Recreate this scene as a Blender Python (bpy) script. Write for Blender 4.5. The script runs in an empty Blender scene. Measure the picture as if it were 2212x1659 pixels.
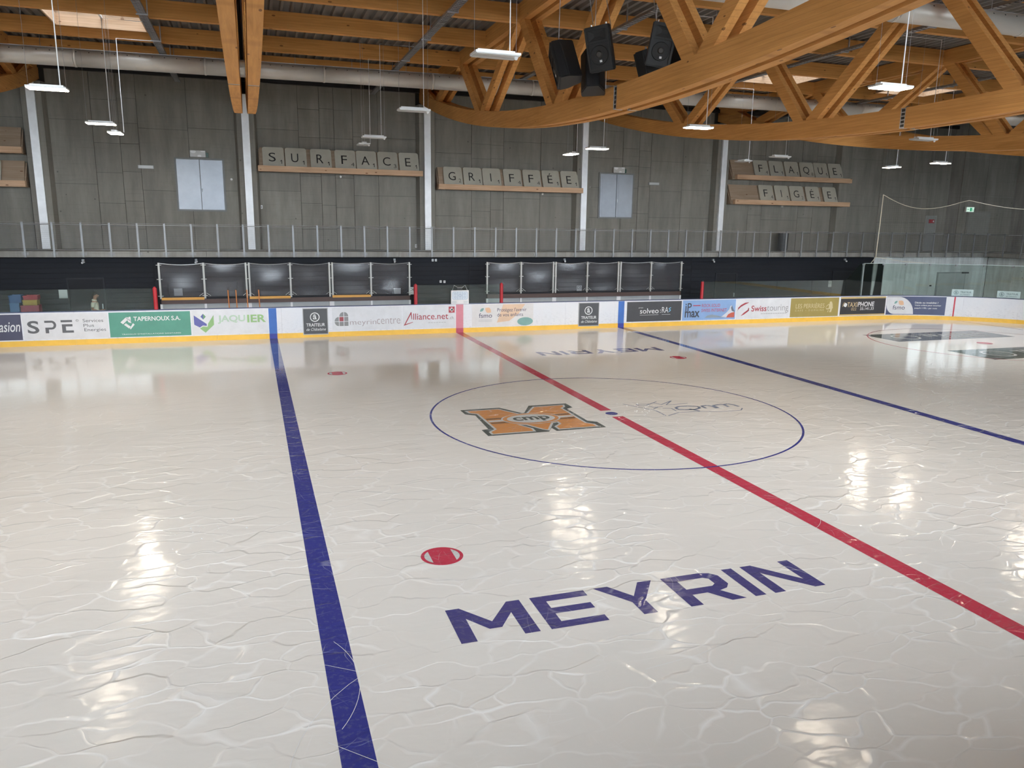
import bpy, bmesh, math, random
from mathutils import Vector, Matrix
random.seed(7)
S = bpy.context.scene
C = S.collection
PI = math.pi

# ------------------------------------------------------------------ camera, world, exposure
CX, CY, CZ = -8.325, -16.8954, 4.5924
YAW, PITCH, ROLL, FOC = 0.324747, 0.204592, 0.0136218, 1659.77
def _cam():
    cy, sy, cp, sp = math.cos(YAW), math.sin(YAW), math.cos(PITCH), math.sin(PITCH)
    f = Vector((sy*cp, cy*cp, -sp)); r = Vector((cy, -sy, 0)); u = r.cross(f)
    cr, sr = math.cos(ROLL), math.sin(ROLL)
    r2 = cr*r + sr*u; u2 = -sr*r + cr*u
    cam = bpy.data.cameras.new('camera'); cam.sensor_fit = 'HORIZONTAL'; cam.sensor_width = 36
    cam.lens = FOC*36/2212; cam.clip_start = .05; cam.clip_end = 500
    o = bpy.data.objects.new('camera', cam); C.objects.link(o)
    m = Matrix.Identity(4)
    for i in range(3):
        m[i][0] = r2[i]; m[i][1] = u2[i]; m[i][2] = -f[i]; m[i][3] = (CX, CY, CZ)[i]
    o.matrix_world = m
    S.camera = o
_cam()
W = bpy.data.worlds.new('World'); S.world = W; W.use_nodes = True
bg = W.node_tree.nodes['Background']; bg.inputs[0].default_value = (.90, .95, 1, 1); bg.inputs[1].default_value = 5.6
S.view_settings.view_transform = 'Standard'; S.view_settings.look = 'None'
S.view_settings.gamma = 1; S.view_settings.use_curve_mapping = False
S.view_settings.exposure = 1.74
S.cycles.max_bounces = 10; S.cycles.diffuse_bounces = 5; S.cycles.glossy_bounces = 4
S.cycles.transparent_max_bounces = 16; S.cycles.caustics_reflective = False; S.cycles.caustics_refractive = False
S.cycles.sample_clamp_indirect = 8
LAMP = 42.0
TRUSS_X = [-16.3, -8.3, -.35, 7.6, 15.6, 23.6]
FRONT_Y = -23.6
def portal(loc, rot, sx, sy):
    l = bpy.data.lights.new('sky_portal', 'AREA'); l.shape = 'RECTANGLE'; l.size = sx; l.size_y = sy
    l.cycles.is_portal = True
    o = bpy.data.objects.new('sky_portal', l); C.objects.link(o); o.location = loc; o.rotation_euler = rot
WIN_Z0, WIN_Z1 = 4.3, 9.8
WIN_BAYS = [(-31.9 + 8*i, -24.9 + 8*i) for i in range(8)]
for a, b in WIN_BAYS:
    portal(((a+b)/2, FRONT_Y+.02, (WIN_Z0+WIN_Z1)/2), (PI/2, 0, PI), b-a, WIN_Z1-WIN_Z0)
SKY = [(-13.8, -11.2, 9.65, 12.4), (11.2, 13.9, 9.65, 12.4), (18.6, 21.2, 9.65, 12.4),
       (-13.8, -11.2, -.6, 2.2), (19.4, 22, -.6, 2.2), (26.6, 29.2, 9.65, 12.4), (-13.8, -11.2, -14.2, -11.4), (-5.8, -3.2, -7.4, -4.6), (3, 5.6, -7.4, -4.6)]  # this row: unseen skylights, added to put more light on the ice
for a, b, c, d in SKY:
    portal(((a+b)/2, (c+d)/2, 10.97), (0, 0, 0), b-a, d-c)

# ------------------------------------------------------------------ mesh helpers
WL = {}
class MB:
    def __init__(s): s.v = []; s.f = []
    def add(s, vs, fs):
        n = len(s.v); s.v += [tuple(p) for p in vs]; s.f += [tuple(i+n for i in q) for q in fs]; return s
    def box(s, x0, x1, y0, y1, z0, z1):
        return s.add([(x0,y0,z0),(x1,y0,z0),(x1,y1,z0),(x0,y1,z0),(x0,y0,z1),(x1,y0,z1),(x1,y1,z1),(x0,y1,z1)],
                     [(3,2,1,0),(4,5,6,7),(0,1,5,4),(1,2,6,5),(2,3,7,6),(3,0,4,7)])
    def obox(s, c, a, b, d):
        c, a, b, d = Vector(c), Vector(a), Vector(b), Vector(d)
        vs = [c-a-b-d, c+a-b-d, c+a+b-d, c-a+b-d, c-a-b+d, c+a-b+d, c+a+b+d, c-a+b+d]
        return s.add(vs, [(3,2,1,0),(4,5,6,7),(0,1,5,4),(1,2,6,5),(2,3,7,6),(3,0,4,7)])
    def tube(s, pts, r, n=8, cap=True):
        pts = [Vector(p) for p in pts]; rr = r if isinstance(r, (list, tuple)) else [r]*len(pts)
        rings = []
        for i, p in enumerate(pts):
            t = (pts[min(i+1, len(pts)-1)] - pts[max(i-1, 0)]).normalized()
            up = Vector((0,0,1)) if abs(t.z) < .9 else Vector((1,0,0))
            a = t.cross(up).normalized(); b = t.cross(a)
            rings.append([p + (a*math.cos(2*PI*k/n) + b*math.sin(2*PI*k/n))*rr[i] for k in range(n)])
        vs = [q for R_ in rings for q in R_]; fs = []
        for i in range(len(pts)-1):
            for k in range(n):
                fs.append((i*n+k, i*n+(k+1) % n, (i+1)*n+(k+1) % n, (i+1)*n+k))
        if cap: fs += [tuple(range(n)), tuple(range(len(vs)-n, len(vs)))[::-1]]
        return s.add(vs, fs)
    def prism(s, pts, vec):
        pts = [Vector(p) for p in pts]; vec = Vector(vec); n = len(pts)
        fs = [tuple(range(n)), tuple(range(n, 2*n))[::-1]] + [(i, i+n, (i+1) % n + n, (i+1) % n) for i in range(n)]
        return s.add(pts + [p+vec for p in pts], fs)
    def poly(s, pts): return s.add(pts, [tuple(range(len(pts)))])
    def mesh(s, name, mat=None, off=None, smooth=False):
        me = bpy.data.meshes.new(name)
        vs = s.v if off is None else [(x-off[0], y-off[1], z-off[2]) for x, y, z in s.v]
        me.from_pydata(vs, [], s.f)
        if mat: me.materials.append(mat)
        bm = bmesh.new(); bm.from_mesh(me); bmesh.ops.recalc_face_normals(bm, faces=bm.faces); bm.to_mesh(me); bm.free()
        if smooth: me.polygons.foreach_set('use_smooth', [True]*len(me.polygons))
        return me
    def build(s, name, mat, parent=None, local=False, smooth=False, kind=None, label=None):
        off = None
        if parent is not None and not local: off = WL.get(parent.name, (0,0,0))
        return link(name, s.mesh(name, mat, off, smooth), parent, kind, label)
def link(name, me, parent=None, kind=None, label=None):
    o = bpy.data.objects.new(name, me); C.objects.link(o)
    if parent is not None:
        o.parent = parent; WL[o.name] = WL.get(parent.name, (0,0,0))
    if kind: o['kind'] = kind
    if label: o['label'] = label
    return o
def thing(name, label, cat, loc=(0,0,0), group=None, rot=None):
    o = bpy.data.objects.new(name, None); C.objects.link(o); o.location = loc; o.empty_display_size = .2
    if rot: o.rotation_euler = rot
    o['label'] = label; o['category'] = cat
    if group: o['group'] = group
    WL[o.name] = tuple(loc); return o
def tag(o, label, cat, group=None):
    o['label'] = label; o['category'] = cat
    if group: o['group'] = group
    return o
def struct(name, mb, mat, smooth=False):
    o = mb.build(name, mat, smooth=smooth); o['kind'] = 'structure'; return o
def dup(root, loc, label, group=None, rot=None):
    r = root.copy(); C.objects.link(r); r.location = loc; r['label'] = label
    if group: r['group'] = group
    if rot: r.rotation_euler = rot
    WL[r.name] = tuple(loc)
    for ch in list(root.children):
        c = ch.copy(); C.objects.link(c); c.parent = r
        for g in list(ch.children):
            d = g.copy(); C.objects.link(d); d.parent = c
    return r
_tc = {}
def text2d(s, bold=0, shear=0, spacing=1.0):
    k = (s, bold, shear, spacing)
    if k in _tc: return _tc[k]
    cu = bpy.data.curves.new('t', 'FONT'); cu.body = s; cu.size = 1; cu.offset = bold; cu.shear = shear
    cu.resolution_u = 4; cu.space_character = spacing
    ob = bpy.data.objects.new('t', cu); C.objects.link(ob)
    bpy.context.view_layer.update()
    me = bpy.data.meshes.new_from_object(ob.evaluated_get(bpy.context.evaluated_depsgraph_get()))
    vs = [(v.co.x, v.co.y) for v in me.vertices]; fs = [tuple(p.vertices) for p in me.polygons]
    bpy.data.objects.remove(ob); bpy.data.curves.remove(cu); bpy.data.meshes.remove(me)
    x0 = min(v[0] for v in vs); x1 = max(v[0] for v in vs); y0 = min(v[1] for v in vs); y1 = max(v[1] for v in vs)
    vs = [((x-x0)/(x1-x0), (y-y0)/(y1-y0)) for x, y in vs]
    _tc[k] = (vs, fs); return vs, fs
def put_text(name, s, mapf, x0, x1, z0, z1, mat, parent, bold=0, shear=0, spacing=1.0, local=False, label=None):
    vs, fs = text2d(s, bold, shear, spacing)
    mb = MB(); mb.add([mapf(x0+(x1-x0)*a, z0+(z1-z0)*b) for a, b in vs], fs)
    return mb.build(name, mat, parent, local=local, label=label)
def put_polys(name, polys, mapf, mat, parent, local=False, label=None):
    mb = MB()
    for p in polys: mb.poly([mapf(*q) for q in p])
    return mb.build(name, mat, parent, local=local, label=label)
def rect(x0, x1, z0, z1): return [(x0,z0),(x1,z0),(x1,z1),(x0,z1)]
def ell(cx, cz, rx, rz, n=32, a0=0, a1=2*PI): return [(cx+rx*math.cos(a0+(a1-a0)*i/n), cz+rz*math.sin(a0+(a1-a0)*i/n)) for i in range(n if a1-a0 >= 2*PI-.01 else n+1)]
def stroke(pts, w, wz=None):
    wz = wz or w; out = []
    for (ax, az), (bx, bz) in zip(pts, pts[1:]):
        dx, dz = bx-ax, bz-az; l = math.hypot(dx, dz) or 1
        nx, nz = -dz/l*w/2, dx/l*wz/2
        out.append([(ax+nx, az+nz), (ax-nx, az-nz), (bx-nx, bz-nz), (bx+nx, bz+nz)])
    return out
def ring2(cx, cz, rx, rz, w, wz, n=40):
    o = ell(cx, cz, rx, rz, n); i = ell(cx, cz, rx-w, rz-wz, n)
    return [[o[k], o[(k+1) % n], i[(k+1) % n], i[k]] for k in range(n)]

# ------------------------------------------------------------------ materials
class NT:
    def __init__(s, name):
        s.m = bpy.data.materials.new(name); s.m.use_nodes = True; s.t = s.m.node_tree; s.t.nodes.clear()
        s.out = s.n('ShaderNodeOutputMaterial')
    def n(s, t, **kw):
        d = s.t.nodes.new(t)
        for k, v in kw.items():
            if k.startswith('i_'):
                key = k[2:]; key = int(key) if key.isdigit() else key.replace('_', ' ')
                if isinstance(v, bpy.types.NodeSocket): s.t.links.new(v, d.inputs[key])
                else: d.inputs[key].default_value = v
            else: setattr(d, k, v)
        return d
    def math(s, op, a, b=None, c=None, clamp=False):
        d = s.n('ShaderNodeMath', operation=op, use_clamp=clamp)
        for i, x in enumerate((a, b, c)):
            if x is None: continue
            if isinstance(x, bpy.types.NodeSocket): s.t.links.new(x, d.inputs[i])
            else: d.inputs[i].default_value = x
        return d.outputs[0]
    def mix(s, fac, a, b, blend='MIX'):
        d = s.n('ShaderNodeMix', data_type='RGBA', blend_type=blend)
        for i, x in ((0, fac), (6, a), (7, b)):
            if isinstance(x, bpy.types.NodeSocket): s.t.links.new(x, d.inputs[i])
            elif i == 0: d.inputs[0].default_value = x
            else: d.inputs[i].default_value = (*x[:3], 1)
        return d.outputs[2]
    def ramp(s, fac, a, b):
        d = s.n('ShaderNodeMapRange', i_0=fac, i_1=a, i_2=b); return d.outputs[0]
    def pos(s): return s.n('ShaderNodeNewGeometry').outputs['Position']
    def scale(s, vec, sc):
        return s.n('ShaderNodeMapping', i_Vector=vec, i_Scale=sc).outputs[0]
    def noise(s, vec, scale, detail=3, rough=.5, dist=0):
        return s.n('ShaderNodeTexNoise', i_Vector=vec, i_Scale=scale, i_Detail=detail, i_Roughness=rough, i_Distortion=dist).outputs[0]
    def bsdf(s, col, rough=.5, metal=0, bump=None, bstr=.3, bdist=.01, ior=1.5, spec=.5):
        d = s.n('ShaderNodeBsdfPrincipled')
        for k, v in (('Base Color', col), ('Roughness', rough), ('Metallic', metal), ('IOR', ior), ('Specular IOR Level', spec)):
            if isinstance(v, bpy.types.NodeSocket): s.t.links.new(v, d.inputs[k])
            else: d.inputs[k].default_value = (*v[:3], 1) if k == 'Base Color' else v
        if bump is not None:
            b = s.n('ShaderNodeBump', i_Height=bump, i_Strength=bstr, i_Distance=bdist); s.t.links.new(b.outputs[0], d.inputs['Normal'])
        s.t.links.new(d.outputs[0], s.out.inputs[0]); return d
_fl = {}
def flat(col, rough=.45, metal=0):
    k = (tuple(round(c, 3) for c in col), rough, metal)
    if k not in _fl:
        n = NT('paint_%d' % len(_fl)); p = n.pos()
        v = n.noise(p, 2.2, 4, .6)
        n.bsdf(n.mix(n.ramp(v, .3, .75), col, [c*.86 for c in col]), rough, metal); _fl[k] = n.m
    return _fl[k]
def emit(name, col, st):
    n = NT(name); e = n.n('ShaderNodeEmission', i_0=(*col, 1), i_1=st); n.t.links.new(e.outputs[0], n.out.inputs[0]); return n.m
def wood(name, axis, base=(.70,.355,.118), tint=1.0):
    n = NT(name); p = n.pos()
    st = [9, 9, 9]; st[axis] = .5
    g = n.noise(n.scale(p, st), 1.6, 5, .6, .6)
    big = n.noise(p, .5, 2)
    lam = n.n('ShaderNodeTexWave', wave_type='BANDS', bands_direction='Z', i_Vector=p, i_Scale=3.9, i_Distortion=.15, i_Detail=1).outputs[1]
    b = [c*tint for c in base]
    col = n.mix(n.ramp(g, .3, .75), b, [b[0]*.70, b[1]*.64, b[2]*.56])
    col = n.mix(n.math('MULTIPLY', n.ramp(big, .35, .7), .35), col, [b[0]*1.18, b[1]*1.15, b[2]*1.1])
    col = n.mix(n.math('MULTIPLY', n.ramp(lam, .93, 1), .3), col, [b[0]*.5, b[1]*.42, b[2]*.36])
    ks = [5.5, 5.5, 5.5]; ks[axis] = 2.2
    vor = n.n('ShaderNodeTexVoronoi', i_Vector=n.scale(p, ks), i_Scale=1.0)
    rnd = n.n('ShaderNodeSeparateColor', i_0=vor.outputs['Color']).outputs[0]
    kn = n.math('MULTIPLY', n.math('LESS_THAN', vor.outputs['Distance'], .13), n.math('GREATER_THAN', rnd, .62))
    col = n.mix(n.math('MULTIPLY', kn, .8), col, (.16, .07, .03))
    n.bsdf(col, .6, bump=g, bstr=.08, bdist=.01, spec=.15); return n.m
M_WX = wood('glulam_along_x', 0); M_WY = wood('glulam_along_y', 1); M_WD = wood('glulam_diagonal', 1, tint=1.05)
M_LEDGE = wood('pale_ledge_wood', 0, (.62,.43,.29)); M_RACK = wood('rack_ply', 0, (.42,.33,.25))
def concrete(name, c, objrand=True):
    n = NT(name); p = n.pos()
    vs = n.noise(n.scale(p, (2.0, 2.0, .30)), 1.0, 6, .66)
    hs = n.noise(n.scale(p, (.5, .5, 14)), 1.0, 4, .6)
    bg_ = n.noise(p, .9, 4, .6); fine = n.noise(p, 26, 3, .6)
    col = n.mix(n.ramp(vs, .34, .68), [x*.76 for x in c], [x*1.16 for x in c])
    col = n.mix(n.math('MULTIPLY', n.ramp(hs, .56, .72), .32), col, [x*.55 for x in c])
    col = n.mix(n.math('MULTIPLY', n.ramp(bg_, .5, .75), .35), col, [x*.72 for x in c])
    col = n.mix(n.math('MULTIPLY', n.ramp(fine, .6, .8), .3), col, [x*1.3 for x in c])
    if objrand:
        r = n.n('ShaderNodeObjectInfo').outputs['Random']
        col = n.mix(n.math('MULTIPLY', r, .28), col, [x*.70 for x in c])
    spots = n.n('ShaderNodeTexVoronoi', i_Vector=p, i_Scale=1.3); sp = n.math('LESS_THAN', spots.outputs['Distance'], .045)
    col = n.mix(n.math('MULTIPLY', sp, .7), col, [x*.35 for x in c])
    n.bsdf(col, .85, bump=n.math('ADD', vs, n.math('MULTIPLY', hs, .5)), bstr=.25, bdist=.02); return n.m
M_CONC = concrete('board_marked_concrete', (.25,.24,.212)); M_CONC2 = concrete('smooth_concrete', (.36,.36,.345), False)
M_SLAB = concrete('slab_concrete', (.29,.285,.265), False); M_FLOOR = concrete('floor_concrete', (.22,.22,.22), False)
def steel(name, c, rough=.38):
    n = NT(name); p = n.pos(); v = n.noise(p, 9, 3, .6)
    n.bsdf(n.mix(v, [x*.75 for x in c], [x*1.1 for x in c]), rough, .85); return n.m
M_GALV = steel('galvanised_steel', (.58,.60,.63)); M_TRAY = steel('tray_steel', (.42,.42,.43), .45)
M_RAIL = flat((.30,.315,.33), .45, .3)
def ductmat():
    n = NT('duct_fabric'); p = n.pos(); v = n.noise(n.scale(p, (.6,.6,3)), 2, 4, .6); st = n.noise(p, .8, 3)
    col = n.mix(v, (.60,.575,.53), (.70,.67,.62)); col = n.mix(n.math('MULTIPLY', n.ramp(st, .55, .8), .4), col, (.42,.38,.33))
    n.bsdf(col, .42, .25); return n.m
M_DUCT = ductmat()
def deckmat():
    n = NT('roof_deck_steel'); v = n.noise(n.scale(n.pos(), (4, .4, 4)), 1.5, 4, .6)
    n.bsdf(n.mix(v, (.15,.145,.14), (.24,.235,.23)), .5, .2); return n.m
M_DECK = deckmat()
M_BLACK = flat((.008,.008,.009), .5); M_CHAR = flat((.02,.02,.022), .35); M_WHITE = flat((.80,.81,.82), .4)
M_NAVY = flat((.0055,.008,.0145), .75); M_NAVY2 = flat((.004,.0055,.010), .7)
M_RED = flat((.50,.022,.035), .4); M_YELL = flat((.95,.58,.09), .35); M_STRIP = flat((.90,.94,.98), .25)
M_ORANGE = flat((.72,.36,.06), .4); M_BROWN = flat((.085,.048,.04), .5); M_GREYP = flat((.40,.42,.43), .4)
M_TILE = flat((.50,.485,.41), .4); M_INK = flat((.012,.012,.014), .5)
M_DOOR = flat((.27,.295,.33), .35, .35); M_FRAME = flat((.20,.21,.21), .5)
def boardmat():
    n = NT('dasher_white'); p = n.pos()
    sc = n.noise(n.scale(p, (3, 3, 9)), 2.4, 6, .75); low = n.noise(p, .7, 3)
    z = n.n('ShaderNodeSeparateXYZ', i_0=p).outputs[2]
    wear = n.math('MULTIPLY', n.ramp(sc, .52, .66), n.math('MULTIPLY_ADD', n.ramp(z, .9, .25), .42, .08))
    col = n.mix(n.ramp(low, .3, .7), (.74,.77,.83), (.80,.80,.83)); col = n.mix(wear, col, (.34,.37,.42))
    n.bsdf(col, .3); return n.m
M_BOARD = boardmat()
def glassmat(name, tint, haze, hcol, ior=1.5, bump=0, rough=0.0):
    n = NT(name)
    tr = n.n('ShaderNodeBsdfTransparent', i_0=(*tint, 1)); gl = n.n('ShaderNodeBsdfGlossy', i_0=(1,1,1,1), i_Roughness=rough)
    df = n.n('ShaderNodeBsdfDiffuse', i_0=(*hcol, 1)); fr = n.n('ShaderNodeFresnel', i_IOR=ior)
    if bump:
        p = n.pos(); h = n.noise(n.scale(p, (1, 1, 1)), 1.3, 2, .5, 1.2)
        b = n.n('ShaderNodeBump', i_Height=h, i_Strength=1, i_Distance=bump)
        n.t.links.new(b.outputs[0], gl.inputs['Normal']); n.t.links.new(b.outputs[0], fr.inputs['Normal'])
    a = n.n('ShaderNodeMixShader', i_0=haze); n.t.links.new(tr.outputs[0], a.inputs[1]); n.t.links.new(df.outputs[0], a.inputs[2])
    b2 = n.n('ShaderNodeMixShader', i_0=fr.outputs[0]); n.t.links.new(a.outputs[0], b2.inputs[1]); n.t.links.new(gl.outputs[0], b2.inputs[2])
    n.t.links.new(b2.outputs[0], n.out.inputs[0]); return n.m
M_GLASS = glassmat('rink_glass', (.90,.95,.93), .03, (.3,.4,.38)); M_PLEX = glassmat('bench_plexiglass', (.78,.78,.82), .30, (.10,.10,.112), 1.5, .006, .17)
M_PANE = glassmat('window_glass', (.96,.98,1), .0, (1,1,1))
def icemat(name, c, printed=False):
    n = NT(name); p = n.pos()
    xyz = n.n('ShaderNodeSeparateXYZ', i_0=p)
    mn = n.noise(p, .16, 2)
    tex = n.math('MULTIPLY', n.ramp(n.math('ADD', xyz.outputs[1], n.math('MULTIPLY', mn, 7)), 10.0, -1.0), n.ramp(n.noise(p, .3, 2), .25, .55))
    warp = n.n('ShaderNodeTexNoise', i_Vector=p, i_Scale=1.5, i_Detail=2).outputs['Color']
    wv = n.n('ShaderNodeVectorMath', operation='MULTIPLY_ADD', i_0=warp, i_1=(.75,.5,0), i_2=p).outputs[0]
    vo = n.n('ShaderNodeTexVoronoi', feature='DISTANCE_TO_EDGE', i_Vector=n.scale(wv, (.80, 1.75, 0)), i_Scale=1.75)
    vc = n.n('ShaderNodeTexVoronoi', feature='SMOOTH_F1', i_Vector=n.scale(wv, (.80, 1.75, 0)), i_Scale=1.75, i_Smoothness=.15)
    cell = n.n('ShaderNodeSeparateColor', i_0=vc.outputs['Color']).outputs[0]
    sel = n.ramp(n.noise(p, 1.1, 2), .38, .62)
    ridge = n.math('MULTIPLY', n.ramp(vo.outputs[0], .055, .0), n.math('MULTIPLY_ADD', sel, .9, .1))
    und = n.noise(n.scale(p, (1, 1.6, 0)), 1.6, 3)
    h = n.math('ADD', n.math('MULTIPLY', ridge, .35), n.math('ADD', n.math('MULTIPLY', cell, .9), n.math('MULTIPLY', und, .8)))
    h = n.math('MULTIPLY', h, tex)
    fine = n.noise(n.scale(p, (1.2, 9, 1)), 3, 4, .6)
    h = n.math('ADD', h, n.math('MULTIPLY', fine, .022))
    # skate hairlines
    w2 = n.n('ShaderNodeVectorMath', operation='MULTIPLY_ADD', i_0=n.n('ShaderNodeTexNoise', i_Vector=p, i_Scale=.7, i_Detail=2).outputs['Color'], i_1=(1.2,1.2,0), i_2=p).outputs[0]
    def hair(sc, st, th):
        v = n.n('ShaderNodeTexVoronoi', feature='DISTANCE_TO_EDGE', i_Vector=n.scale(w2, st), i_Scale=sc)
        return n.ramp(v.outputs[0], th, 0)
    hl = n.math('MAXIMUM', hair(1.3, (.35, 2.3, 0), .012), hair(1.7, (1.6, .5, 0), .008))
    hl = n.math('MULTIPLY', hl, n.ramp(n.noise(p, 1.7, 3), .48, .66))
    big = n.noise(p, .22, 3)
    if printed:
        col = n.mix(n.ramp(n.noise(p, 14, 4, .7), .52, .8), c, [x*.6+.10 for x in c])
        col = n.mix(n.math('MULTIPLY', hl, .55), col, (.62,.63,.66))
    else:
        col = n.mix(n.ramp(big, .3, .7), c, [c[0]*.95, c[1]*.97, c[2]*.985])
        col = n.mix(n.math('MULTIPLY', n.math('MULTIPLY', ridge, tex), .6), col, (.93,.925,.90))
        col = n.mix(n.math('MULTIPLY', hl, .22), col, (.90,.90,.90))
    rough = n.math('MULTIPLY_ADD', tex, .095, .06)
    n.bsdf(col, rough, 0, h, .6, .03, 1.31, .22); return n.m
M_ICE = icemat('ice', (.765,.722,.662))
M_IBLUE = icemat('ice_blue_paint', (.045,.05,.235), True); M_IRED = icemat('ice_red_paint', (.52,.05,.085), True)
M_IDARK = icemat('ice_dark_paint', (.10,.11,.10), True); M_IORANGE = icemat('ice_orange_paint', (.62,.27,.09), True)
M_ILIGHT = icemat('ice_light_paint', (.58,.58,.56), True); M_INAVY = icemat('ice_navy_paint', (.075,.068,.20), True)
M_ISTRIPE = icemat('ice_brown_paint', (.22,.12,.06), True); M_IOUT = icemat('ice_outline_paint', (.25,.28,.36), True)
M_IWHITE = icemat('ice_white_scratch', (.80,.80,.79))

# ------------------------------------------------------------------ rink geometry (rounded rectangle, far side parametrised by s = x)
R_, HX, HY = 8.0, 22.0, 15.0
ARC = R_*PI/2; PER = 4*HX + 4*(HY-R_) + 4*ARC
def ring_pt(s):
    s = (s + HX) % PER
    segs = [(2*HX, 0), (ARC, 1), (2*(HY-R_), 2), (ARC, 3), (2*HX, 4), (ARC, 5), (2*(HY-R_), 6), (ARC, 7)]
    for L, k in segs:
        if s <= L: break
        s -= L
    y7 = HY-R_
    if k == 0: return Vector((-HX+s, HY, 0)), Vector((0, -1, 0))
    if k == 2: return Vector((HX+R_, y7-s, 0)), Vector((-1, 0, 0))
    if k == 4: return Vector((HX-s, -HY, 0)), Vector((0, 1, 0))
    if k == 6: return Vector((-HX-R_, -y7+s, 0)), Vector((1, 0, 0))
    a0, cx, cy = {1: (PI/2, HX, y7), 3: (0, HX, -y7), 5: (-PI/2, -HX, -y7), 7: (PI, -HX, y7)}[k]
    a = a0 - s/R_
    d = Vector((math.cos(a), math.sin(a), 0))
    return Vector((cx, cy, 0)) + d*R_, -d
def bp(s, z, off=0):
    p, n = ring_pt(s); q = p + n*off; return (q.x, q.y, z)
def ring_box(mb, s0, s1, o0, o1, z0, z1, step=1.0):
    """a bar along the boards between offsets o0 (outside, negative) and o1 (towards the ice)"""
    k = max(1, int(math.ceil((s1-s0)/step))); vs = []; fs = []
    for i in range(k+1):
        s = s0+(s1-s0)*i/k
        vs += [bp(s, z0, o0), bp(s, z0, o1), bp(s, z1, o1), bp(s, z1, o0)]
    for i in range(k):
        a, b = 4*i, 4*i+4
        for j in range(4): fs.append((a+j, a+(j+1) % 4, b+(j+1) % 4, b+j))
    fs += [(0,1,2,3), (4*k+3, 4*k+2, 4*k+1, 4*k)]
    mb.add(vs, fs); return mb

# ------------------------------------------------------------------ setting: ground, floor, ice
struct('ground', MB().box(-150, 150, -160, -24.2, -.4, -.2), flat((.30,.31,.29), .9))
fl = struct('floor', MB().box(-34, 36, -26, 20.4, -.3, -.02), M_FLOOR)
ice_mb = MB().poly([bp(-HX + PER*i/240, 0, 0) for i in range(240)])
ice = ice_mb.build('ice_sheet', M_ICE, fl)
def flatz(z): return lambda x, y: (x, y, z)
Z1, Z2, Z3, Z4 = .002, .004, .006, .008
for sgn, nm in ((-1, 'blue_line'), (1, 'blue_line')):
    put_polys(nm, [rect(sgn*7.67-.15, sgn*7.67+.15, -15, 15)], flatz(Z1), M_IBLUE, ice)
put_polys('red_line', [rect(-.15, .15, -15, -.32), rect(-.15, .15, .32, 15)], flatz(Z1), M_IRED, ice)
put_polys('goal_line', [rect(26.33, 26.38, -13.6, 13.6)], flatz(Z1), M_IRED, ice)
put_polys('centre_circle', ring2(0, 0, 4.525, 4.525, .05, .05, 120), flatz(Z2), M_IBLUE, ice)
put_polys('centre_dot', [ell(0, 0, .155, .155)], flatz(Z1), M_IBLUE, ice)
def seg(cx, cy, r, c, sg, tilt):
    a = math.acos(c/r); pts = ell(0, 0, r, r, 10, -a, a)
    ct, s_ = math.cos(tilt), math.sin(tilt)
    return [(cx+sg*(x*ct-y*s_), cy+sg*(x*s_+y*ct)) for x, y in pts]
for sx in (-1, 1):
    for sy in (-1, 1):
        d = put_polys('face_off_dot', [ell(sx*6.0, sy*7, .30, .30)], flatz(Z1), M_IRED, ice)
        put_polys('dot_slot', [seg(sx*6.0, sy*7, .25, .165, 1, 0), seg(sx*6.0, sy*7, .25, .165, -1, 0)], flatz(Z2), M_ILIGHT, d)
for sy in (-1, 1):
    put_polys('end_circle', ring2(20.55, sy*7, 4.5, 4.5, .05, .05, 90), flatz(Z2), M_IRED, ice)
    put_polys('end_dot', [ell(20.55, sy*7, .30, .30)], flatz(Z2), M_IRED, ice)
# lettering MEYRIN, drawn in a unit box per letter
LET = {'M': [[(0,0),(0,1),(.18,1),(.5,.48),(.82,1),(1,1),(1,0),(.8,0),(.8,.66),(.58,.28),(.42,.28),(.2,.66),(.2,0)]],
       'E': [[(0,0),(0,1),(1,1),(1,.82),(.24,.82),(.24,.60),(.95,.60),(.95,.42),(.24,.42),(.24,.18),(1,.18),(1,0)]],
       'Y': [[(.39,0),(.39,.40),(0,1),(.24,1),(.5,.58),(.76,1),(1,1),(.61,.40),(.61,0)]],
       'R': [[(0,0),(0,1),(.72,1),(.90,.95),(1,.83),(1,.52),(.90,.40),(.74,.35),(1,0),(.74,0),(.50,.34),(.22,.34),(.22,0)]],
       'I': [[(0,0),(0,1),(1,1),(1,0)]],
       'N': [[(0,0),(0,1),(.22,1),(.79,.30),(.79,1),(1,1),(1,0),(.79,0),(.21,.70),(.21,0)]]}
def meyrin(mapf):
    x = 0; tot = 0
    ws = [('M', 1.18), ('E', .92), ('Y', 1.05), ('R', 1.0), ('I', .20), ('N', .98)]
    gap = .17; tot = sum(w for _, w in ws) + gap*5
    for ch, w in ws:
        put_polys('ice_letter', [[((x+px*w)/tot, py) for px, py in LET[ch][0]]], mapf, M_INAVY, ice)
        if ch == 'R':
            put_polys('letter_hole', [[((x+px*w)/tot, py) for px, py in [(.22,.52),(.22,.82),(.70,.82),(.78,.76),(.78,.58),(.70,.52)]]],
                      lambda a, b: (mapf(a, b)[0], mapf(a, b)[1], Z2), M_ICE, ice)
        x += w + gap
meyrin(lambda a, b: (-6.33+4.95*a, -9.33+.79*b, Z1))
meyrin(lambda a, b: (6.33-4.95*a, 9.33-.79*b, Z1))
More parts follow.
